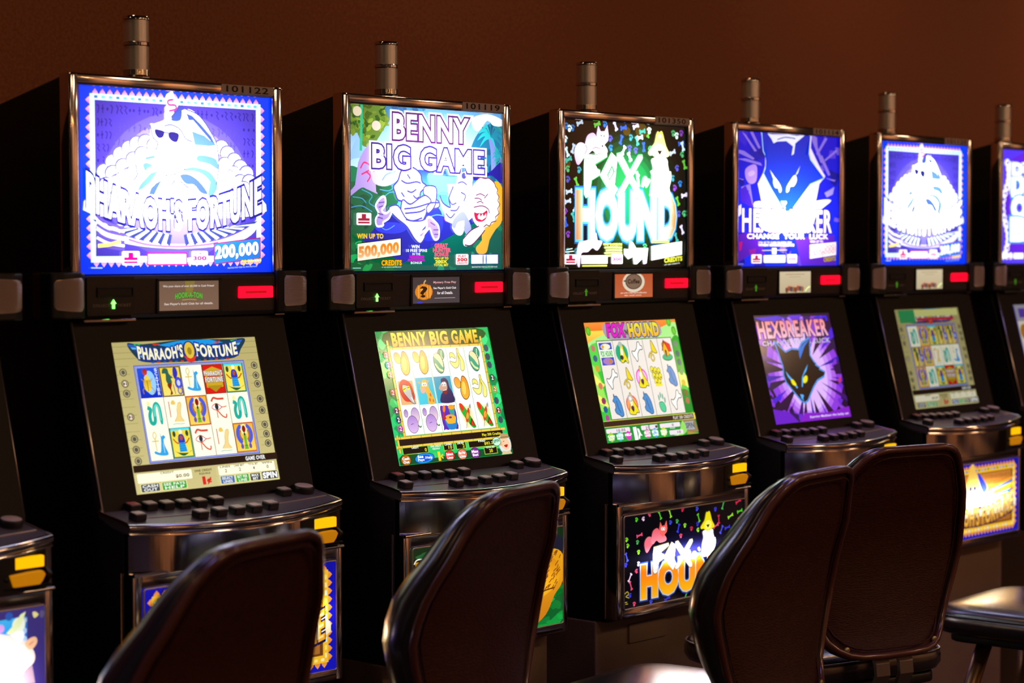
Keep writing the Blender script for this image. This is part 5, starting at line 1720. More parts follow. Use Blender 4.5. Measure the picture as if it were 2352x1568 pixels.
def art_fox_belly():
    a = Art(BW, BH, '04040a')

    def T(q):      # the marquee drawing, re-set for the wide belly glass
        return [((p[0] - 53) * .67 + 50, 18 + (p[1] - 18) * .86) for p in q]
    for i, c in enumerate(['05050f', '060616', '08081f', '0a0a2c']):  # blue backlight halo painted into the print as lighter rings
        a.E(c, 52, 56, 40 - i * 8, 26 - i * 5, n=40)
    scatter_toys(a, ['d02048', '50c018', '3838d8', '3030d0', '80d020', 'e04870', 'e8c0e0', '40a850', '4048d8', '90d828', 'd84068'], 35, 54,
                 [(15, 8, 86, 66), (14, 52, 34, 92), (62, 60, 74, 98)], .8)
    a.T('203080', 'HOUND', 15.5, 10.5, 87, 41.5, .14)
    a.T('b8c0c8', 'HOUND', 15.5, 10.5, 87, 41.5, .105)
    a.T('e85010', 'HOUND', 15.5, 10.5, 87, 41.5, .075, c2='f8b010')
    for dx, c in ((0, None),):
        pass
    a.L += 1

    def T2(q):
        return [((p[0] - 53) * .68 + 49, 36 + (p[1] - 51) * 1.0) for p in q]
    fox_letters(a, T2, 'd8d0d0', '605810', .1)

    def T3(q):
        return [((p[0] - 20) * .68 + 24.5, 62 + (p[1] - 74) * 1.12) for p in q]

    def T4(q):
        return [((p[0] - 78) * .66 + 69, 42 + (p[1] - 50) * 1.08) for p in q]
    a.P('e07080', T3([(16.39, 74.83), (11.45, 69.24), (8.728, 75.58), (9.215, 80.96), (12.66, 84.35), (17.01, 82.95), (17.64, 75.96)]), 1, 'e85868')
    a.P('e85868', T3([(16.39, 78.07), (17, 84.57), (18.87, 89.52), (23.24, 91.38), (26.39, 88.29), (30.19, 85.22), (34.01, 81.04), (33.37, 77.74), (26.41, 76.89), (22.63, 79.43), (18.88, 76.56)]), 1, 'e88898')
    a.P('f06058', T3([(27.01, 97.01), (28.91, 92.77), (32.08, 92.95), (34.23, 97.43), (35.26, 89.84), (34.63, 86.53), (30.19, 81.95), (26.39, 85.03), (25.76, 90.43)]), 0)
    for q in T3([(29.16, 89.85), (31.45, 89.64)]):
        a.E('ffffff', q[0], q[1], .8, 1.8)
        a.E('202020', q[0] + .1, q[1], .35, .8)
    a.P('f0f0ff', T4([(70.62, 76.01), (82.79, 76.52), (83.51, 67.5), (86.24, 67.6), (86.67, 61.95), (84.92, 55.09), (86.71, 51.74), (85.62, 50.01), (70.03, 49.64), (69.35, 52.43), (72.03, 54.74), (70, 61.42), (71.32, 69.31)]), 1)
    a.P('e8d810', T4([(75.27, 95.31), (76.62, 94.26), (77.7, 95.45), (79.33, 94.41), (82.08, 85.53), (85.24, 79.45), (81.43, 77.03), (76.01, 75.34), (71.29, 78.28), (68.61, 78.17), (67.53, 80.36), (69.93, 83.83), (72.6, 87.32), (73.93, 93)]), 1)
    a.E('f8f060', *T4([(76.94, 81.68)])[0], 3, 5)
    a.P('302808', T4([(74.64, 81.8), (78.97, 82), (76.95, 78.53)]))
    a.S('a89838', .5, [(1.4, 17), (3.6, 19), (4.4, 16), (2.4, 14), (5, 12)], 1)
    a.S('a89838', .4, [(1.6, 8), (3.4, 8)])
    a.S('a89838', .4, [(2, 6), (4, 6)])
    return a


def art_creature_belly():
    a = Art(BW, BH, '3c3078', '382870')
    a.R('2c2890', 0, 0, 60, 100)
    a.P('40b8f0', [(68.46, 92.94), (80.97, 91.86), (88.63, 92.25), (92.5, 91.6), (92.25, 72.45), (68.35, 76.08)], 0, '1878e0')
    a.P('1060c8', [(89.89, 88.52), (92.37, 91.64), (92.13, 72.97), (87.23, 74.01), (87.02, 80.77), (89.36, 84.85)])
    for q, r, c in (([(91.45, 89.27)][0], .9, 'c0c8d8'), ([(90.88, 81.04)][0], 1.4, 'a8c8f0'), ([(90.84, 74.33)][0], 1.5, 'a8c8f0'), ([(88.28, 77.99)][0], 2.9, 'f8fcff'), ([(88.85, 86.44)][0], 2.8, 'f0f4e0'), ([(81.18, 85.38)][0], 1.6, 'd8a0e8'), ([(84.8, 94.07)][0], 1.6, '2858b0')):
        a.E(c, q[0], q[1], r, r * 2.1)
    a.P('e8f0b8', [(91.88, 96.1), (89.67, 94.34), (88.36, 90.89), (86.54, 86.64), (83.44, 80.89), (85.47, 79.32), (87.54, 81.57), (89.36, 84.85), (90.81, 90.17)])
    a.P('e8d890', [(94.86, 94.77), (96.16, 94.64), (97.32, 92.14), (95.74, 89.94), (94.97, 91.85)], 1)
    a.E('5c5078', *[(98.76, 92.2)][0], 1, 3)
    a.P('f0d8d0', [(65.97, 89), (80.9, 80.72), (85.47, 78.85), (88.51, 72.65), (90.58, 73.45), (91.86, 71.62), (94.68, 65.44), (95.69, 59.33), (94.88, 54.28), (92.25, 50.81), (90.42, 47.09), (89.09, 40.43), (65.66, 42.25)], 1)
    a.P('f0b890', [(91.34, 70.34), (92.13, 72.97), (94.74, 75.06), (96.3, 74.1), (96.67, 70.61), (95.74, 67.52), (94.42, 65.52), (92.86, 66.01)], 1)
    a.P('d89070', [(92.88, 69.37), (94.2, 71.37), (95.24, 71.53), (94.71, 70.25), (93.4, 68.73)], 1)
    a.P('a88898', [(89.9, 46.3), (92.25, 50.33), (94.35, 53.01), (94.84, 47.54), (95.56, 38.22), (88.31, 39.16)], 0)
    return a


# ---------------------------------------------------------------- small player screens
PW, PH = .1589, .0608


def art_player(kind):
    if kind == 0:
        a = Art(PW, PH, '6c5444', '785c4c')
        for i in range(7):
            a.P('8c7c28', [(44 + i * 2.4, 100), (45.2 + i * 2.4, 100), (46 + i * 1.4, 52), (45 + i * 1.4, 52)])
        a.T('d8c8c0', 'Win your share of over $2,500 in Cash Prizes!', 7, 78, 92, 86, .03)
        a.OT('58a838', '203818', 'HOOK-A-TON', 27, 44, 72, 62, .06, .05, arc=-6)
        a.S('a89838', 1, [(38, 35), (50, 37), (62, 35)], 1)
        a.T('d8c8c0', "See Player's Gold Club for all details.", 9, 17, 90, 26, .03)
    elif kind == 1:
        a = Art(PW, PH, '3c3438', '443c40')
        a.E('a05010', 24, 44, 19, 32)
        a.E('e08828', 24, 44, 18, 30)
        for x in (12, 18, 30, 36):
            a.E('c07018', x, 44, 3.2, 27)
            a.E('e89838', x + .8, 44, 2.4, 25)
        a.S('c0a868', 2.4, [(24, 72), (25, 82), (28, 88)], 1)
        a.T('281808', '?', 18, 24, 29.5, 64, .03)
        a.T('e0a0a0', 'Mystery Free Play', 44, 74, 92, 84, .03)
        a.T('e8e0e0', "See Player's Gold Club", 44, 52, 92, 62, .03)
        a.T('e8e0e0', 'for all Details.', 52, 34, 85, 44, .03)
        a.S('b0a8a8', .7, [(46, 19), (90, 19)])
        a.E('3838c0', 15, 3, 6, 4)
    elif kind == 2:
        a = Art(PW, PH, 'b0502c', 'b8603c')
        a.E('d8c8b0', 50, 66, 29, 44)
        a.E('5c4434', 50, 68, 22, 34)
        a.E('786050', 50, 68, 19, 29)
        a.T('382418', 'Coffee', 35, 60, 65, 78, .05)
        a.R('484038', 24, 68, 30, 74)
        a.T('f0d8c8', 'Join us for a fresh cup of coffee every', 16, 16, 84, 23, .03)
        a.T('f0d8c8', 'day until noon', 26, 6, 70, 12, .03)
    else:
        a = Art(PW, PH, 'c8b898', 'b8a888')
        a.S('907050', .9, [(20, 87), (80, 87)])
        a.S('a08868', .8, [(32, 75), (68, 75)])
        rnd = random.Random(kind)
        for i in range(8):
            x = 24 + i * 7
            a.E(['704030', 'a05038', '484850', '906040'][i % 4], x, 14 + (i * 7) % 9, 4.4, 14)
            a.E('d0a080', x, 30 + (i * 7) % 9, 2.6, 6)
        if kind == 4:
            a.S('f0ffa0', 2.5, [(82, 6), (90, 22), (98, 28)], 1)
    return a


# ================================================================ room
bm = bmesh.new()
box(bm, -4.5, 16, 1.0, 1.12, 0, 3.4)
struct('wall_back', bm, M_WALL)
bm = bmesh.new()
box(bm, -4.5, 16, -8.0, 1.12, -.1, 0)
struct('floor', bm, M_FLOOR)
nt = M_AISLE.node_tree      # unseen tan, dark and blue floor bands, added to reflect in the chrome
geo_ = nt.nodes.new('ShaderNodeNewGeometry')
sx_ = nt.nodes.new('ShaderNodeSeparateXYZ')
nt.links.new(geo_.outputs['Position'], sx_.inputs[0])
md = nt.nodes.new('ShaderNodeMath')
md.operation = 'MODULO'
md.inputs[1].default_value = 2.4
nt.links.new(sx_.outputs[0], md.inputs[0])
dv = nt.nodes.new('ShaderNodeMath')
dv.operation = 'DIVIDE'
dv.inputs[1].default_value = 2.4
nt.links.new(md.outputs[0], dv.inputs[0])
cr_ = nt.nodes.new('ShaderNodeValToRGB')
cr_.color_ramp.interpolation = 'CONSTANT'
els = cr_.color_ramp.elements
els[0].position, els[0].color = 0, (.62, .38, .24, 1)
els[1].position, els[1].color = .36, (.03, .018, .012, 1)
for ps_, cl_ in ((.52, (.05, .055, .16, 1)), (.74, (.02, .014, .012, 1)), (.84, (.45, .27, .17, 1))):
    e_ = els.new(ps_)
    e_.color = cl_
nt.links.new(dv.outputs[0], cr_.inputs[0])
nt.links.new(cr_.outputs[0], nt.nodes['Principled BSDF'].inputs['Base Color'])
bm = bmesh.new()
box(bm, .01, 15.9, -7.7, -3.9, -.02, .004)
struct('trim_9', bm, M_AISLE)  # unseen floor slab, added for reflections in the front panels
bm = bmesh.new()
box(bm, -4.5, 16, -8.0, 1.12, 3.4, 3.5)
struct('ceiling', bm, M_DARKW)
bm = bmesh.new()
box(bm, -4.5, 16, -8.12, -8.0, 0, 3.4)
struct('wall_front', bm, M_BLUEW)
for n_, x in enumerate((-3.6, -1.0, 1.9, 4.3, 6.7, 9.1, 11.5, 13.9)):  # unseen columns, added as tan bands for the chrome to reflect
    bm = bmesh.new()
    box(bm, x, x + 1.15, -8.0, -7.75, 0, 3.4, .02)
    struct('trim_%d' % (n_ + 1), bm, M_TAN)


# ================================================================ slot machine
def ident_panel(x, z, y):
    return Matrix.Translation((x, y, z))


TILT_A = Vector((.0975, -.0035, -.1387))
TILT_B = Vector((.0975, -.0830, -.4405))
tz = (TILT_A - TILT_B).normalized()
tx = Vector((1, 0, 0))
ty = tz.cross(tx)            # points away from the player (+y side)
SCREEN_M = Matrix.Translation(TILT_B) @ Matrix((tx, ty, tz)).transposed().to_4x4()


def bez(x, s, d=0.):
    """point on the sloping monitor plane: x, distance s up from the lower screen edge, d towards the player"""
    return Vector((x, TILT_B.y, TILT_B.z)) + tz * s - ty * d


MESH = {}


def shared(name, maker, m, parent, smooth=False):
    """the same moulding on every machine: one mesh, one object each"""
    key = (name, maker.__name__ if callable(maker) else maker)
    if key not in MESH:
        bm = bmesh.new()
        maker(bm)
        o = obj(name, bm, m, parent, smooth)
        MESH[key] = o.data
        return o
    o = D.objects.new(name, MESH[key])
    C.objects.link(o)
    o.parent = parent
    return o


def mk_cabinet(bm):
    poly = [(.02, .396), (.45, .302), (.45, -.875), (-.165, -.875), (-.165, -.50), (-.135, -.492), (-.088, -.474), (.024, -.098), (.022, 0)]
    prism(bm, poly, .004, .556, 'x', .004)


def mk_frame(bm):
    y0, y1 = -.008, .03
    box(bm, 0, .0225, y0, y1, -.002, .40, .006, 3)
    box(bm, .5325, .56, y0, y1, -.002, .40, .006, 3)
    box(bm, .004, .556, y0 + .001, y1, .3775, .3995, .005, 3)
    # thin inner lip round the glass
    for q in ([(.0225, 0), (.0225, .3775)], [(.5325, 0), (.5325, .3775)], [(.0225, .3775), (.5325, .3775)]):
        tube(bm, [(p[0], -.004, p[1]) for p in q], .0022, 8)


def mk_bar(bm):
    prism(bm, [(.02, -.001), (-.006, -.003), (-.010, -.010), (-.008, -.082), (-.002, -.090), (.02, -.092)], .020, .548, 'x', .0015)


def mk_ticket(bm):
    # recessed ticket printer front with a slot
    prism(bm, [(x, z) for x, z in rrect(.033, -.083, .150, -.005, .004)], -.0135, -.008, 'y')
    box(bm, .058, .146, -.0165, -.013, -.029, -.026, .0012)
    box(bm, .058, .146, -.0165, -.013, -.046, -.0432, .0012)
    box(bm, .144, .1475, -.0165, -.013, -.046, -.026, .001)
    box(bm, .0565, .060, -.0165, -.013, -.046, -.026, .001)


def mk_slot(bm):
    box(bm, .062, .143, -.0142, -.0136, -.042, -.030)


def mk_lip(bm):
    prism(bm, [(.01, -.0885), (-.014, -.0885), (-.019, -.0905), (-.019, -.0955), (-.012, -.0975), (.01, -.0975)], .022, .150, 'x', .001)


def mk_lip_mirror(bm):
    box(bm, .535, .563, -.006, .012, -.0935, -.089, .001)


def mk_arrow(bm):
    y = -.0142
    pts = [(.0940, -.0695), (.1000, -.0695), (.1000, -.0595), (.1035, -.0595), (.0970, -.0510), (.0905, -.0595), (.0940, -.0595)]
    prism(bm, pts, y - .0008, y, 'y')


def mk_tickettext(bm):
    text_mesh(bm, 'COLLECT', .047, -.0655, .088, -.0600, -.0139, .01)
    text_mesh(bm, 'TICKET', .106, -.0655, .141, -.0600, -.0139, .01)


def mk_meter(bm):
    prism(bm, rrect(.4276, -.0545, .5237, -.0295, .003), -.0125, -.008, 'y')


def mk_metertxt(bm):
    box(bm, .446, .505, -.0131, -.0126, -.0445, -.0395)


def mk_playerframe(bm):
    for q in ((.2085, .2150, -.083, -.010), (.3735, .3800, -.083, -.010)):
        box(bm, q[0], q[1], -.0125, -.008, q[2], q[3], .001)
    box(bm, .2085, .3800, -.0125, -.008, -.0160, -.010, .001)
    box(bm, .2085, .3800, -.0125, -.008, -.083, -.0770, .001)


def speaker_shell(bm, s):
    # s=-1: on the left end of the shelf, s=1: on the right end
    X = (lambda v: v) if s < 0 else (lambda v: .56 - v)
    prism(bm, [(X(-.062), .01), (X(-.056), -.020), (X(-.030), -.030), (X(.012), -.026), (X(.028), -.016), (X(.028), .06), (X(-.045), .06)], -.088, .004, 'z', .004)


def mk_spk_l(bm):
    speaker_shell(bm, -1)


def mk_spk_r(bm):
    speaker_shell(bm, 1)


def grille(bm, s):
    X = (lambda v: v) if s < 0 else (lambda v: .56 - v)
    prof = [(-.0590, .004), (-.0570, -.012), (-.050, -.0245), (-.036, -.0315), (-.018, -.0325), (.004, -.0300), (.016, -.026)]
    n = 24
    rows = []
    for i in range(n * 2 + 1):
        t = i / (n * 2)
        z = -.0735 + t * .0665
        d = .0007 if i % 2 else 0
        # rounded corners; top and bottom edges slope towards the outer end
        e = min(t, 1 - t) * .0665
        cut = 1 - (max(0, .010 - e) / .010) ** 2 * .14
        row = []
        for x, y in prof:
            q = (x + .059) / .075
            k = 1 - .14 * (1 - q) ** 2
            row.append(bm.verts.new((X(-.0215 + (x + .0215) * cut), y - d, -.0405 + (z + .0405) * k)))
        rows.append(row)
    for A, B in zip(rows, rows[1:]):
        for k in range(len(prof) - 1):
            bm.faces.new((A[k], A[k + 1], B[k + 1], B[k]))


def mk_gr_l(bm):
    grille(bm, -1)


def mk_gr_r(bm):
    grille(bm, 1)


def mk_bezel(bm):
    # sloping monitor surround with a rectangular opening
    top, bot = .3121 + .045, -.028
    xs0, xs1 = .0075, .5655
    o = [(xs0, bot), (xs1, bot), (xs1, top), (xs0, top)]
    i = [(.0965, -.001), (.4785, -.001), (.4785, .3131), (.0965, .3131)]
    fo = [bm.verts.new(bez(x, s_, .003)) for x, s_ in o]
    fi = [bm.verts.new(bez(x, s_, .003)) for x, s_ in i]
    bo = [bm.verts.new(bez(x, s_, -.02)) for x, s_ in o]
    bi = [bm.verts.new(bez(x, s_, -.004)) for x, s_ in i]
    for k in range(4):
        m = (k + 1) % 4
        bm.faces.new((fo[k], fo[m], fi[m], fi[k]))
        bm.faces.new((fo[k], bo[k], bo[m], fo[m]))
        bm.faces.new((fi[k], fi[m], bi[m], bi[k]))
    bm.faces.new(bo)


def mk_sidetrim(bm):
    tube(bm, [bez(.0060, -.030, .004), bez(.0060, .1, .004), bez(.0060, .3121 + .046, .004)], .0027, 8)


def mk_sidetrim_r(bm):
    tube(bm, [bez(.5668, -.020, .0), bez(.5668, .1, .0), bez(.5668, .3121 + .045, .0)], .0016, 8)


def bow(x, b=.05):
    """forward bow of the console front at x"""
    t = (x - .28) / .28
    return -.185 - b * (1 - t * t)


def deck_z(y):
    return -.4825 + (y + .185) * .168


def mk_deck(bm):
    n = 18
    xs = [.004 + .552 * i / n for i in range(n + 1)]
    back = [bm.verts.new((x, -.085, deck_z(-.085))) for x in xs]
    front = [bm.verts.new((x, bow(x) + .004, deck_z(bow(x)) + .0002)) for x in xs]
    bb = [bm.verts.new((x, -.085, deck_z(-.085) - .02)) for x in xs]
    fb = [bm.verts.new((x, bow(x) + .004, deck_z(bow(x)) - .02)) for x in xs]
    for i in range(n):
        bm.faces.new((back[i], back[i + 1], front[i + 1], front[i]))
        bm.faces.new((front[i], front[i + 1], fb[i + 1], fb[i]))
        bm.faces.new((bb[i], bb[i + 1], fb[i + 1], fb[i]))
        bm.faces.new((back[i], back[i + 1], bb[i + 1], bb[i]))
    for i in (0, n):
        bm.faces.new((back[i], front[i], fb[i], bb[i]))


def mk_decklip(bm):
    """rounded bright nose along the bowed front and down both ends"""
    n = 26
    prof = [(.006, .0012), (.001, .0016), (-.0035, -.0012), (-.005, -.006), (-.0035, -.0135), (-.001, -.0155), (-.0028, -.0175), (-.0028, -.0215), (.008, -.0225)]
    rows = []
    for i in range(n + 1):
        x = .56 * i / n
        y = bow(x)
        rows.append([bm.verts.new((x, y + p, deck_z(y) + q)) for p, q in prof])
    for A, B in zip(rows, rows[1:]):
        for k in range(len(prof) - 1):
            bm.faces.new((A[k], A[k + 1], B[k + 1], B[k]))
    tube(bm, [(.003, -.088, deck_z(-.088) + .0008), (.002, -.14, deck_z(-.14) + .001), (.001, -.183, deck_z(-.183) + .001)], .0024, 8)
    tube(bm, [(.557, -.088, deck_z(-.088) + .0008), (.558, -.14, deck_z(-.14) + .001), (.559, -.183, deck_z(-.183) + .001)], .0024, 8)


def mk_deckline(bm):
    # curved inlay line that separates the two rows of buttons
    pts = []
    for i in range(23):
        x = .06 + .49 * i / 22
        t = (x - .28) / .28
        y = -.148 - .020 * (1 - t * t)
        pts.append((x, y, deck_z(y) + .0006))
    tube(bm, pts, .0009, 6)
    for x0, x1, y in ((.335, .415, -.135), (.335, .41, -.141)):
        tube(bm, [(x0, y, deck_z(y) + .0005), (x1, y, deck_z(y) + .0005)], .0005, 6)


def mk_key(bm):
    prism(bm, rrect(-.0138, -.0128, .0138, .0128, .0025, 2), 0, .014, 'z', .0015)


def mk_keycap(bm):
    prism(bm, rrect(-.0112, -.0102, .0112, .0102, .002, 2), .0138, .0152, 'z')


def mk_round(bm):
    lathe(bm, [(.023, 0), (.0235, .010), (.0220, .0135), (.0205, .0140)], 0, 0, 28)


def mk_roundcap(bm):
    lathe(bm, [(.0195, .0141), (.0195, .0150), (.018, .0156)], 0, 0, 28)


def front_strip(bm, x0, x1, z0, z1, dy=0., n=16, th=.012, b=.044):
    A = []
    for i in range(n + 1):
        x = x0 + (x1 - x0) * i / n
        y = bow(x, b) + dy
        A.append([bm.verts.new((x, y, z1)), bm.verts.new((x, y, z0)), bm.verts.new((x, y + th, z0)), bm.verts.new((x, y + th, z1))])
    for a_, b_ in zip(A, A[1:]):
        for k in range(4):
            bm.faces.new((a_[k], a_[(k + 1) % 4], b_[(k + 1) % 4], b_[k]))
    bm.faces.new(A[0])
    bm.faces.new(A[-1][::-1])


def mk_front(bm):
    front_strip(bm, .001, .418, -.581, -.502, .004)


def mk_front_r(bm):
    front_strip(bm, .544, .559, -.581, -.500, .002, 4)


def mk_acceptor(bm):
    front_strip(bm, .418, .544, -.580, -.501, .003, 8, .03)
    # hood over the note mouth
    x0, x1 = .436, .540
    pr = [(-.196, -.538), (-.214, -.548), (-.214, -.553), (-.198, -.572), (-.18, -.572), (-.18, -.538)]
    prism(bm, pr, x0, x0 + .010, 'x', .001)
    prism(bm, pr, x1 - .006, x1, 'x', .001)
    prism(bm, [(-.19, -.5655), (-.214, -.5665), (-.212, -.572), (-.19, -.574)], x0, x1, 'x', .001)


def mk_yellow(bm):
    prism(bm, rrect(.4515, -.5355, .5265, -.5145, .002), -.207, -.199, 'y')


def mk_yellowprint(bm):
    for z, x1 in ((-.5205, .508), (-.5265, .500)):
        box(bm, .468, x1, -.2074, -.2070, z - .0008, z + .0008)


def mk_mouth(bm):
    prism(bm, [(.448, -.5440), (.520, -.5420), (.526, -.5490), (.520, -.5600), (.512, -.5680), (.458, -.5690), (.453, -.5560)], -.2135, -.199, 'y', .0015)


def mk_bellyframe(bm):
    y0, y1 = -.196, -.160
    x0, x1, z0, z1 = .0, .553, -.865, -.5785
    ax0, ax1, az0, az1 = .0235, .535, -.8425, -.608
    box(bm, x0, ax0, y0, y1, z0, z1, .003)
    box(bm, ax1, x1, y0, y1, z0, z1, .003)
    box(bm, ax0 - .001, ax1 + .001, y0, y1, az1, z1, .003)
    box(bm, ax0 - .001, ax1 + .001, y0, y1, z0, az0, .003)
    tube(bm, [(x0, y0 - .003, z1 - .002), (x1, y0 - .003, z1 - .002)], .0038, 10)
    tube(bm, [(x0 - .001, y1, z1), (x0 - .001, y1, z0)], .002, 8)


def mk_bellygasket(bm):
    y = -.1985
    P = [(x, y, z) for x, z in rrect(.0245, -.8415, .534, -.609, .006, 4)]
    tube(bm, P, .0018, 8, True)


def mk_stand(bm):
    box(bm, .0, .556, -.128, .44, -Z0, -.876, .003)
    prism(bm, rrect(.127, -.9475, .281, -.899, .004), -.1345, -.127, 'y', .0015)


def mk_plinth(bm):
    box(bm, .02, .536, -.10, .42, -Z0, -Z0 + .1, .003)


def mk_lightbase(bm):
    lathe(bm, [(.037, .362), (.037, .378), (.033, .381), (.033, .398), (.035, .400), (.035, .412), (.029, .416), (.0285, .428)], .276, .1365, 40)


def mk_tube_lo(bm):
    lathe(bm, [(.0265, .428), (.0265, .4790)], .276, .1365, 40)


def mk_tube_hi(bm):
    lathe(bm, [(.0265, .4850), (.0265, .5325)], .276, .1365, 40)


def mk_ring(bm):
    lathe(bm, [(.0275, .4775), (.0290, .4790), (.0290, .4850), (.0275, .4865)], .276, .1365, 40)


def mk_cap(bm):
    lathe(bm, [(.0275, .5320), (.0290, .5335), (.0290, .5380), (.0275, .5400), (.0230, .5400), (.0225, .5390)], .276, .1365, 40)


KEYS1 = [(.074, -.100), (.112, -.104), (.150, -.110), (.188, -.115), (.227, -.119), (.272, -.117)]
KEYS2 = [(.040, -.160), (.172, -.190), (.220, -.190), (.265, -.192), (.310, -.193), (.358, -.188)]


def slot_machine(k, label, marquee, mq_mat, screen, sc_mat, belly, be_mat, player, number, green):
    t = thing('slot_machine', label, 'slot machine', (k * PITCH, 0, Z0), 0, 'row of slot machines')
    shared('cabinet', mk_cabinet, M_SIDE, t)
    shared('marquee_frame', mk_frame, M_CHROME, t, 40)
    mq = marquee.build('marquee_glass', mq_mat, t, ident_panel(.0227, 0, .0012))
    bm = bmesh.new()
    box(bm, .388, .532, -.0085, -.0070, .3800, .3980, .0005)
    tag = obj('number_plate', bm, M_TAG, t)
    if number:
        bm = bmesh.new()
        text_mesh(bm, number, .400, .3825, .516, .3955, -.0087, .02)
        obj('number', bm, M_INK, tag, recalc=False)
    shared('service_shelf', mk_bar, M_BAR, t)
    tk = shared('ticket_printer', mk_ticket, M_BLACK, t)
    shared('ticket_slot', mk_slot, M_INK, tk)
    shared('collect_ticket_print', mk_tickettext, M_DIMTXT, tk)
    o = shared('arrow_light', mk_arrow if green else mk_arrow_dim, M_GREEN if green else M_GREEND, tk)
    shared('ticket_ledge', mk_lip, M_CHROME2, t)
    shared('shelf_clip', mk_lip_mirror, M_CHROME2, t)
    pf = shared('player_display', mk_playerframe, M_BLACK, t)
    player.build('display_screen', PLAYER_MAT, pf, ident_panel(.2146, -.0769, -.0103))
    cm = shared('credit_meter', mk_meter, M_RED, t)
    shared('meter_digits', mk_metertxt, M_REDT, cm)
    for a_, b_ in ((mk_spk_l, mk_gr_l), (mk_spk_r, mk_gr_r)):
        sp = shared('speaker', a_, M_BLACK, t)
        shared('speaker_grille', b_, M_GRILL, sp, 30)
    bz = shared('monitor_bezel', mk_bezel, M_BEZEL, t)
    shared('edge_trim', mk_sidetrim, M_TRIM, bz, True)
    shared('edge_trim', mk_sidetrim_r, M_TRIM, bz, True)
    screen.build('game_screen', sc_mat, t, SCREEN_M)
    dk = shared('button_deck', mk_deck, M_DECK, t)
    shared('deck_nose', mk_decklip, M_CHROME, dk, 50)
    shared('inlay_line', mk_deckline, M_TRIM, dk)
    for i, (x, y) in enumerate(KEYS1 + KEYS2 + [(.462, -.112)]):
        b = shared('button', mk_key, M_KEY, t)
        b.location = (x, y, deck_z(y))
        b.rotation_euler = (math.atan(.168), 0, 0)
        shared('button_cap', mk_keycap if i else mk_keycap_red, M_KEYTOP if i else M_KEYRED, b)
    b = shared('spin_button', mk_round, M_KEY, t, 40)
    b.location = (.522, -.108, deck_z(-.108))
    b.rotation_euler = (math.atan(.168), 0, 0)
    shared('button_cap', mk_roundcap, M_KEYTOP, b, 40)
    shared('front_panel', mk_front, M_PANEL, t, 40)
    shared('corner_post', mk_front_r, M_CHROME2, t, 40)
    ba = shared('note_acceptor', mk_acceptor, M_BLACK, t)
    yw = shared('lit_window', mk_yellow, M_YEL, ba)
    shared('note_mouth', mk_mouth, M_ORA, ba)
    bf = shared('belly_door', mk_bellyframe, M_CHROME2, t, 40)
    shared('glass_gasket', mk_bellygasket, M_TRIM, bf, True)
    belly.build('belly_glass', be_mat, t, ident_panel(.0235, -.8425, -.1945))
    shared('stand', mk_stand, M_PED, t)
    tl = shared('tower_light', mk_lightbase, M_CHROME2, t, 40)
    shared('light_tube', mk_tube_lo, M_PEWTER, tl, 40)
    shared('light_tube', mk_tube_hi, M_PEWTER, tl, 40)
    shared('light_ring', mk_ring, M_CHROME, tl, 40)
    shared('light_cap', mk_cap, M_CHROME, tl, 40)
    return t


def mk_arrow_dim(bm):
    mk_arrow(bm)


def mk_keycap_red(bm):
    mk_keycap(bm)


PLAYER_MAT = backlit('player_screen_glow', 1.1, [])
LCD = backlit('game_screen_glow', 1.15, [])
LCD_DIM = backlit('dim_game_screen_glow', .55, [])
P_MQ = backlit('blue_marquee_glow', 1.2, [(50, 50, 32, 34, 11.)])
P_MQ2 = backlit('far_blue_marquee_glow', 1.3, [(52, 56, 32, 32, 6.)])
B_MQ = backlit('jungle_marquee_glow', 1.0, [(56, 60, 32, 34, 4.4)])
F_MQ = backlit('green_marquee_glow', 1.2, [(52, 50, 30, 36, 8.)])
H_MQ = backlit('violet_marquee_glow', 1.0, [(50, 36, 30, 26, 6.)])
O_MQ = backlit('purple_marquee_glow', 1.4, [(60, 50, 40, 45, 1.)])
P_BE = backlit('gold_belly_glow', 1.0, [(52, 54, 26, 13, 22.)])
B_BE = backlit('jungle_belly_glow', .95, [(45, 48, 22, 12, 20.)])
F_BE = backlit('black_belly_glow', 1.05, [(49, 50, 24, 7, 60.), (50, 50, 34, 16, 1.6)])
C_BE = backlit('purple_belly_glow', .9, [(76, 30, 13, 28, 14.)])

slot_machine(0, 'slot machine cut off by the left photo edge, purple belly glass with a pink-eared creature',
             art_ornate_marquee(), O_MQ, art_ornate_screen(), LCD_DIM, art_creature_belly(), C_BE, art_player(3), '', True)
slot_machine(1, 'large nearest slot machine with glowing blue marquee, white figure and reels of hieroglyphs',
             art_pharaoh_marquee(), P_MQ, art_pharaoh_screen(), LCD, art_pharaoh_belly(), P_BE, art_player(0), '101122', True)
slot_machine(2, 'slot machine with jungle hunter and lion marquee and fruit symbols on a green screen',
             art_benny_marquee(), B_MQ, art_benny_screen(), LCD, art_benny_belly(), B_BE, art_player(1), '101119', True)
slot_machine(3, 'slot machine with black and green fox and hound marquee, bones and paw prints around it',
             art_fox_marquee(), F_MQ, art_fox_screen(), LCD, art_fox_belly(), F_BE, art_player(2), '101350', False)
slot_machine(4, 'slot machine with a black wolf-like head on violet marquee and purple screen',
             art_hex_marquee(), H_MQ, art_hex_screen(), LCD, art_creature_belly(), C_BE, art_player(4), '101114', False)
slot_machine(5, 'smaller far slot machine with blue marquee and pale washed-out reel screen',
             art_pharaoh_marquee(), P_MQ2, art_pharaoh_screen(True), LCD_DIM, art_pharaoh_belly(), P_BE, art_player(4), '101120', False)
slot_machine(6, 'slot machine cut off by the right photo edge, white ornate lettering on purple marquee',
             art_ornate_marquee(), O_MQ, art_ornate_screen(), LCD_DIM, art_creature_belly(), C_BE, art_player(3), '', False)

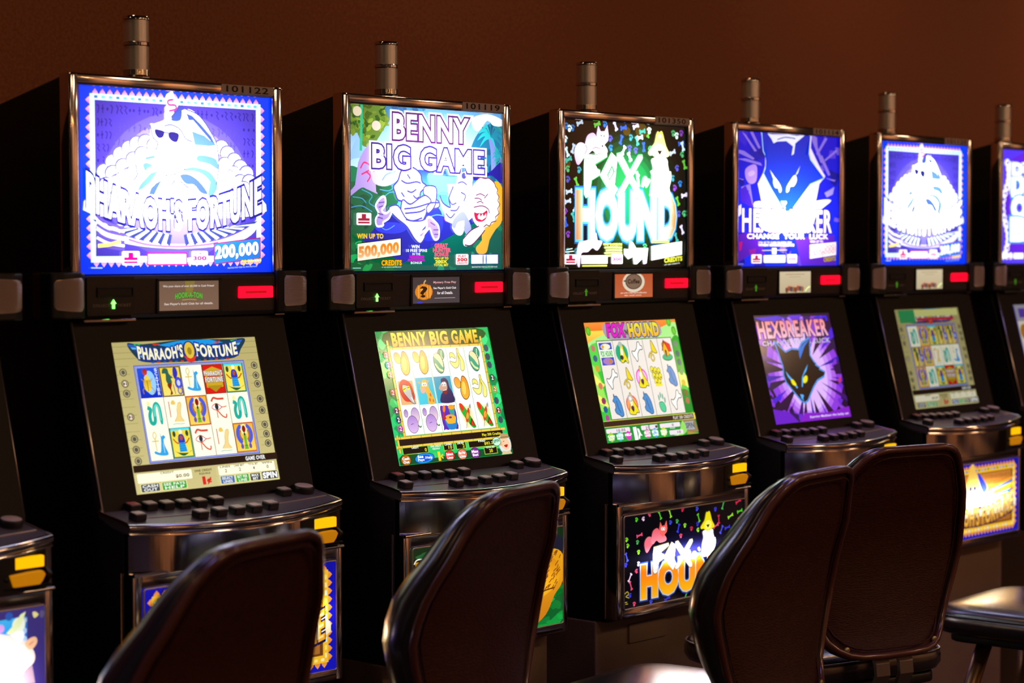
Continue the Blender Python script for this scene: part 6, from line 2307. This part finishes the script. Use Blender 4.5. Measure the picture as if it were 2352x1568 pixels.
# ================================================================ chairs
ZT = -.401
PROF = [  # z below the top edge, half width, rear surface y, edge wrap, cushion depth
    (0.000, .095, .000, .000, .016), (-.004, .118, .002, .001, .018), (-.012, .137, .006, .002, .020), (-.026, .154, .013, .003, .024),
    (-.050, .173, .026, .003, .031), (-.085, .192, .040, .002, .040), (-.120, .209, .054, .000, .048), (-.160, .226, .070, .003, .059),
    (-.200, .238, .083, .007, .067), (-.240, .246, .091, .011, .067), (-.280, .248, .096, .015, .064), (-.320, .238, .096, .017, .061),
    (-.360, .224, .094, .019, .058), (-.400, .210, .089, .023, .048), (-.435, .197, .084, .026, .038), (-.462, .182, .078, .022, .030),
    (-.482, .160, .070, .016, .026), (-.494, .135, .062, .012, .022), (-.499, .105, .056, .009, .020)]


def rear_y(P, s):
    return P[2] + P[3] * s * s


def mk_backcushion(bm):
    rows = []
    for i, P in enumerate(PROF):
        z, wd, y, wr, dp = P
        e = min(1., min(i, len(PROF) - 1 - i) / 5)
        puff = .030 * e ** .7
        row = []
        for s, f in ((-.985, 0), (-1.015, .25), (-1.02, .5), (-.985, .78), (-.90, .97), (-.72, 1.0), (-.45, 1), (0, 1), (.45, 1), (.72, 1.0), (.90, .97), (.985, .78), (1.02, .5), (1.015, .25), (.985, 0)):
            q = max(0, 1 - abs(s)) ** .6
            row.append(bm.verts.new((s * wd, rear_y(P, s) + (dp + .010 * e) * f + (puff * q if f >= .97 else 0), z)))
        for s in (.6, .3, 0, -.3, -.6):
            row.append(bm.verts.new((s * wd, rear_y(P, s) + .004, z)))
        rows.append(row)
    n = len(rows[0])
    for A, B in zip(rows, rows[1:]):
        for k in range(n):
            bm.faces.new((A[k], A[(k + 1) % n], B[(k + 1) % n], B[k]))
    bm.faces.new(rows[0][::-1])
    bm.faces.new(rows[-1])


def mk_backpanel(bm):
    rows = []
    for i, P in enumerate(PROF):
        z, wd, y, wr, dp = P
        e = min(i, len(PROF) - 1 - i)
        row = []
        for j in range(13):
            s = -1 + j / 6
            ins = .004 if (e == 0 or abs(s) > .99) else (-.002 if (e > 1 and abs(s) < .85) else .001)
            row.append(bm.verts.new((s * (wd - .009), rear_y(P, s) + ins, z * .97 - .0075)))
        rows.append(row)
    for A, B in zip(rows, rows[1:]):
        for k in range(12):
            bm.faces.new((A[k], A[k + 1], B[k + 1], B[k]))


def outline(f=1.0, d=0.0):
    r = [((P[1] - .0075) * f, rear_y(P, 1) + d, P[0] * .97 - .0075) for P in PROF]
    l = [(-x, y, z) for x, y, z in reversed(r)]
    top = [(-.04, PROF[0][2] + d, -.0073), (0, PROF[0][2] + d, -.0072), (.04, PROF[0][2] + d, -.0073)]
    bot = [(.05, PROF[-1][2] + d, -.492), (0, PROF[-1][2] + d, -.492), (-.05, PROF[-1][2] + d, -.492)]
    return r + bot + l + top


def mk_pipe(bm):
    tube(bm, outline(1, -.001), .0082, 12, True)


def mk_seam(bm):
    tube(bm, [(x * .90, y - .003, (z + .25) * .93 - .25) for x, y, z in outline(1, .0)], .0022, 6, True)


def mk_seat(bm):
    zt = -.5
    cx, cy, ax, ay = 0, .365, .256, .240
    prof = [(.90, -.070), (.97, -.062), (1.0, -.048), (1.0, -.030), (.985, -.017), (.95, -.006), (.88, .001), (.72, .006), (.45, .010), (.15, .011)]
    n = 96
    rings = []
    for f, z in prof:
        ring = []
        for k in range(n):
            t = 2 * math.pi * k / n
            c, s = math.cos(t), math.sin(t)
            e = 2 / 6.
            ring.append(bm.verts.new((cx + ax * f * abs(c) ** e * (1 if c > 0 else -1), cy + ay * f * abs(s) ** e * (1 if s > 0 else -1), zt + z)))
        rings.append(ring)
    for A, B in zip(rings, rings[1:]):
        for k in range(n):
            bm.faces.new((A[k], A[(k + 1) % n], B[(k + 1) % n], B[k]))
    bm.faces.new(rings[0][::-1])
    bm.faces.new(rings[-1])


def mk_seatpipe(bm):
    pts = []
    for k in range(48):
        t = 2 * math.pi * k / 48
        c, s = math.cos(t), math.sin(t)
        e = 2 / 6.
        pts.append((.256 * .99 * abs(c) ** e * (1 if c > 0 else -1), .365 + .240 * .99 * abs(s) ** e * (1 if s > 0 else -1), -.5 - .017))
    tube(bm, pts, .003, 6, True)


def mk_pan(bm):
    prism(bm, [(x, y) for x, y in rrect(-.215, .135, .215, .555, .05)], -.592, -.568, 'z', .004)


def strap(bm, x):
    pts = [(x, .082, -.485), (x, .068, -.515), (x - .001, .064, -.54), (x - .004, .078, -.575), (x - .008, .13, -.599), (x - .01, .24, -.602)]
    n = len(pts)
    rings = []
    for i, p in enumerate(pts):
        a, b = Vector(pts[max(i - 1, 0)]), Vector(pts[min(i + 1, n - 1)])
        t = (b - a).normalized()
        nn = Vector((1, 0, 0)).cross(t).normalized() * .005
        p = Vector(p)
        w_ = Vector((.0205, 0, 0))
        rings.append([bm.verts.new(q) for q in (p - w_ - nn, p + w_ - nn, p + w_ + nn, p - w_ + nn)])
    for A, B in zip(rings, rings[1:]):
        for k in range(4):
            bm.faces.new((A[k], A[(k + 1) % 4], B[(k + 1) % 4], B[k]))
    bm.faces.new(rings[0][::-1])
    bm.faces.new(rings[-1])


ZF = -(Z0 + ZT)          # floor in the chair's own frame (its origin is the top edge of the back)


def leg_pts(sx, sy):
    return [(sx * .13, .345 + sy * .13, -.592), (sx * .19, .345 + sy * .19, -.85), (sx * .225, .345 + sy * .225, ZF + .012)]


def chair_parts(t):
    def part(name, f, m, par, sm=60):
        bm = bmesh.new()
        f(bm)
        o = obj(name, bm, m, par, sm)
        o.location = (0, 0, 0)
        return o
    bk = part('back_cushion', mk_backcushion, M_LEATHER, t, True)
    pn = part('back_panel', mk_backpanel, M_BACK, t, True)
    part('piping', mk_pipe, M_PIPE, pn, True)
    part('stitched_seam', mk_seam, M_BACK, pn, True)
    st = part('seat_cushion', mk_seat, M_LEATHER, t, True)
    part('seat_piping', mk_seatpipe, M_LEATHER, st, True)
    part('seat_pan', mk_pan, M_BLACK, t)
    for x in (-.036, .036):
        bm = bmesh.new()
        strap(bm, x)
        obj('back_strap', bm, M_STRAP, t)
    for sx in (-1, 1):
        for sy in (-1, 1):
            bm = bmesh.new()
            tube(bm, leg_pts(sx, sy), .021, 14)
            lg = obj('leg', bm, M_LEG, t, True)
            bm = bmesh.new()
            p = leg_pts(sx, sy)[2]
            lathe(bm, [(.020, ZF), (.022, ZF + .004), (.021, ZF + .02), (.018, ZF + .024)], p[0], p[1], 16)
            obj('rubber_foot', bm, M_BLACK, lg)
    bm = bmesh.new()
    tube(bm, [(sx * .205, .345 + sy * .205, -.93) for sx, sy in ((-1, -1), (1, -1), (1, 1), (-1, 1))], .009, 10, True)
    obj('foot_ring', bm, M_LEG, t)
    for x, z in ((-.135, -.474), (.135, -.474)):
        bm = bmesh.new()
        lathe(bm, [(.008, 0), (.008, .004), (.004, .006)], 0, 0, 14)
        for v in bm.verts:
            v.co = Vector((x + v.co.x, .078 - v.co.z, z + v.co.y))
        obj('stud', bm, M_STUD, pn)


CH = [(.4343, -.9516, 12.5, 'dark brown swivel chair nearest the camera, soft-focus back at lower left'),
      (1.2278, -.7809, 12.9, 'brown-backed chair in front of the machine with the fruit screen'),
      (1.8480, -1.0423, 5.6, 'brown-backed chair overlapping the right side of the fox and hound belly glass'),
      (2.4248, -.9077, -16.1, 'brown-backed chair seen squarely from behind, furthest whole back to the right'),
      (3.37, -1.12, 3., 'chair at the right photo edge showing only its shiny black seat')]
first = None


def copy_tree(o, parent=None):
    c = o.copy()
    C.objects.link(c)
    c.parent = parent
    for ch in list(o.children):
        copy_tree(ch, c)
    return c


for x, y, r, lab in CH:
    if first is None:
        first = thing('casino_chair', lab, 'chair', (0, 0, 0), 0, 'chairs in front of the slot machines')
        chair_parts(first)
        o = first
    else:
        o = copy_tree(first)
        o['label'] = lab
    o.location = (x, y, Z0 + ZT)
    o.rotation_euler = (0, 0, R(r))
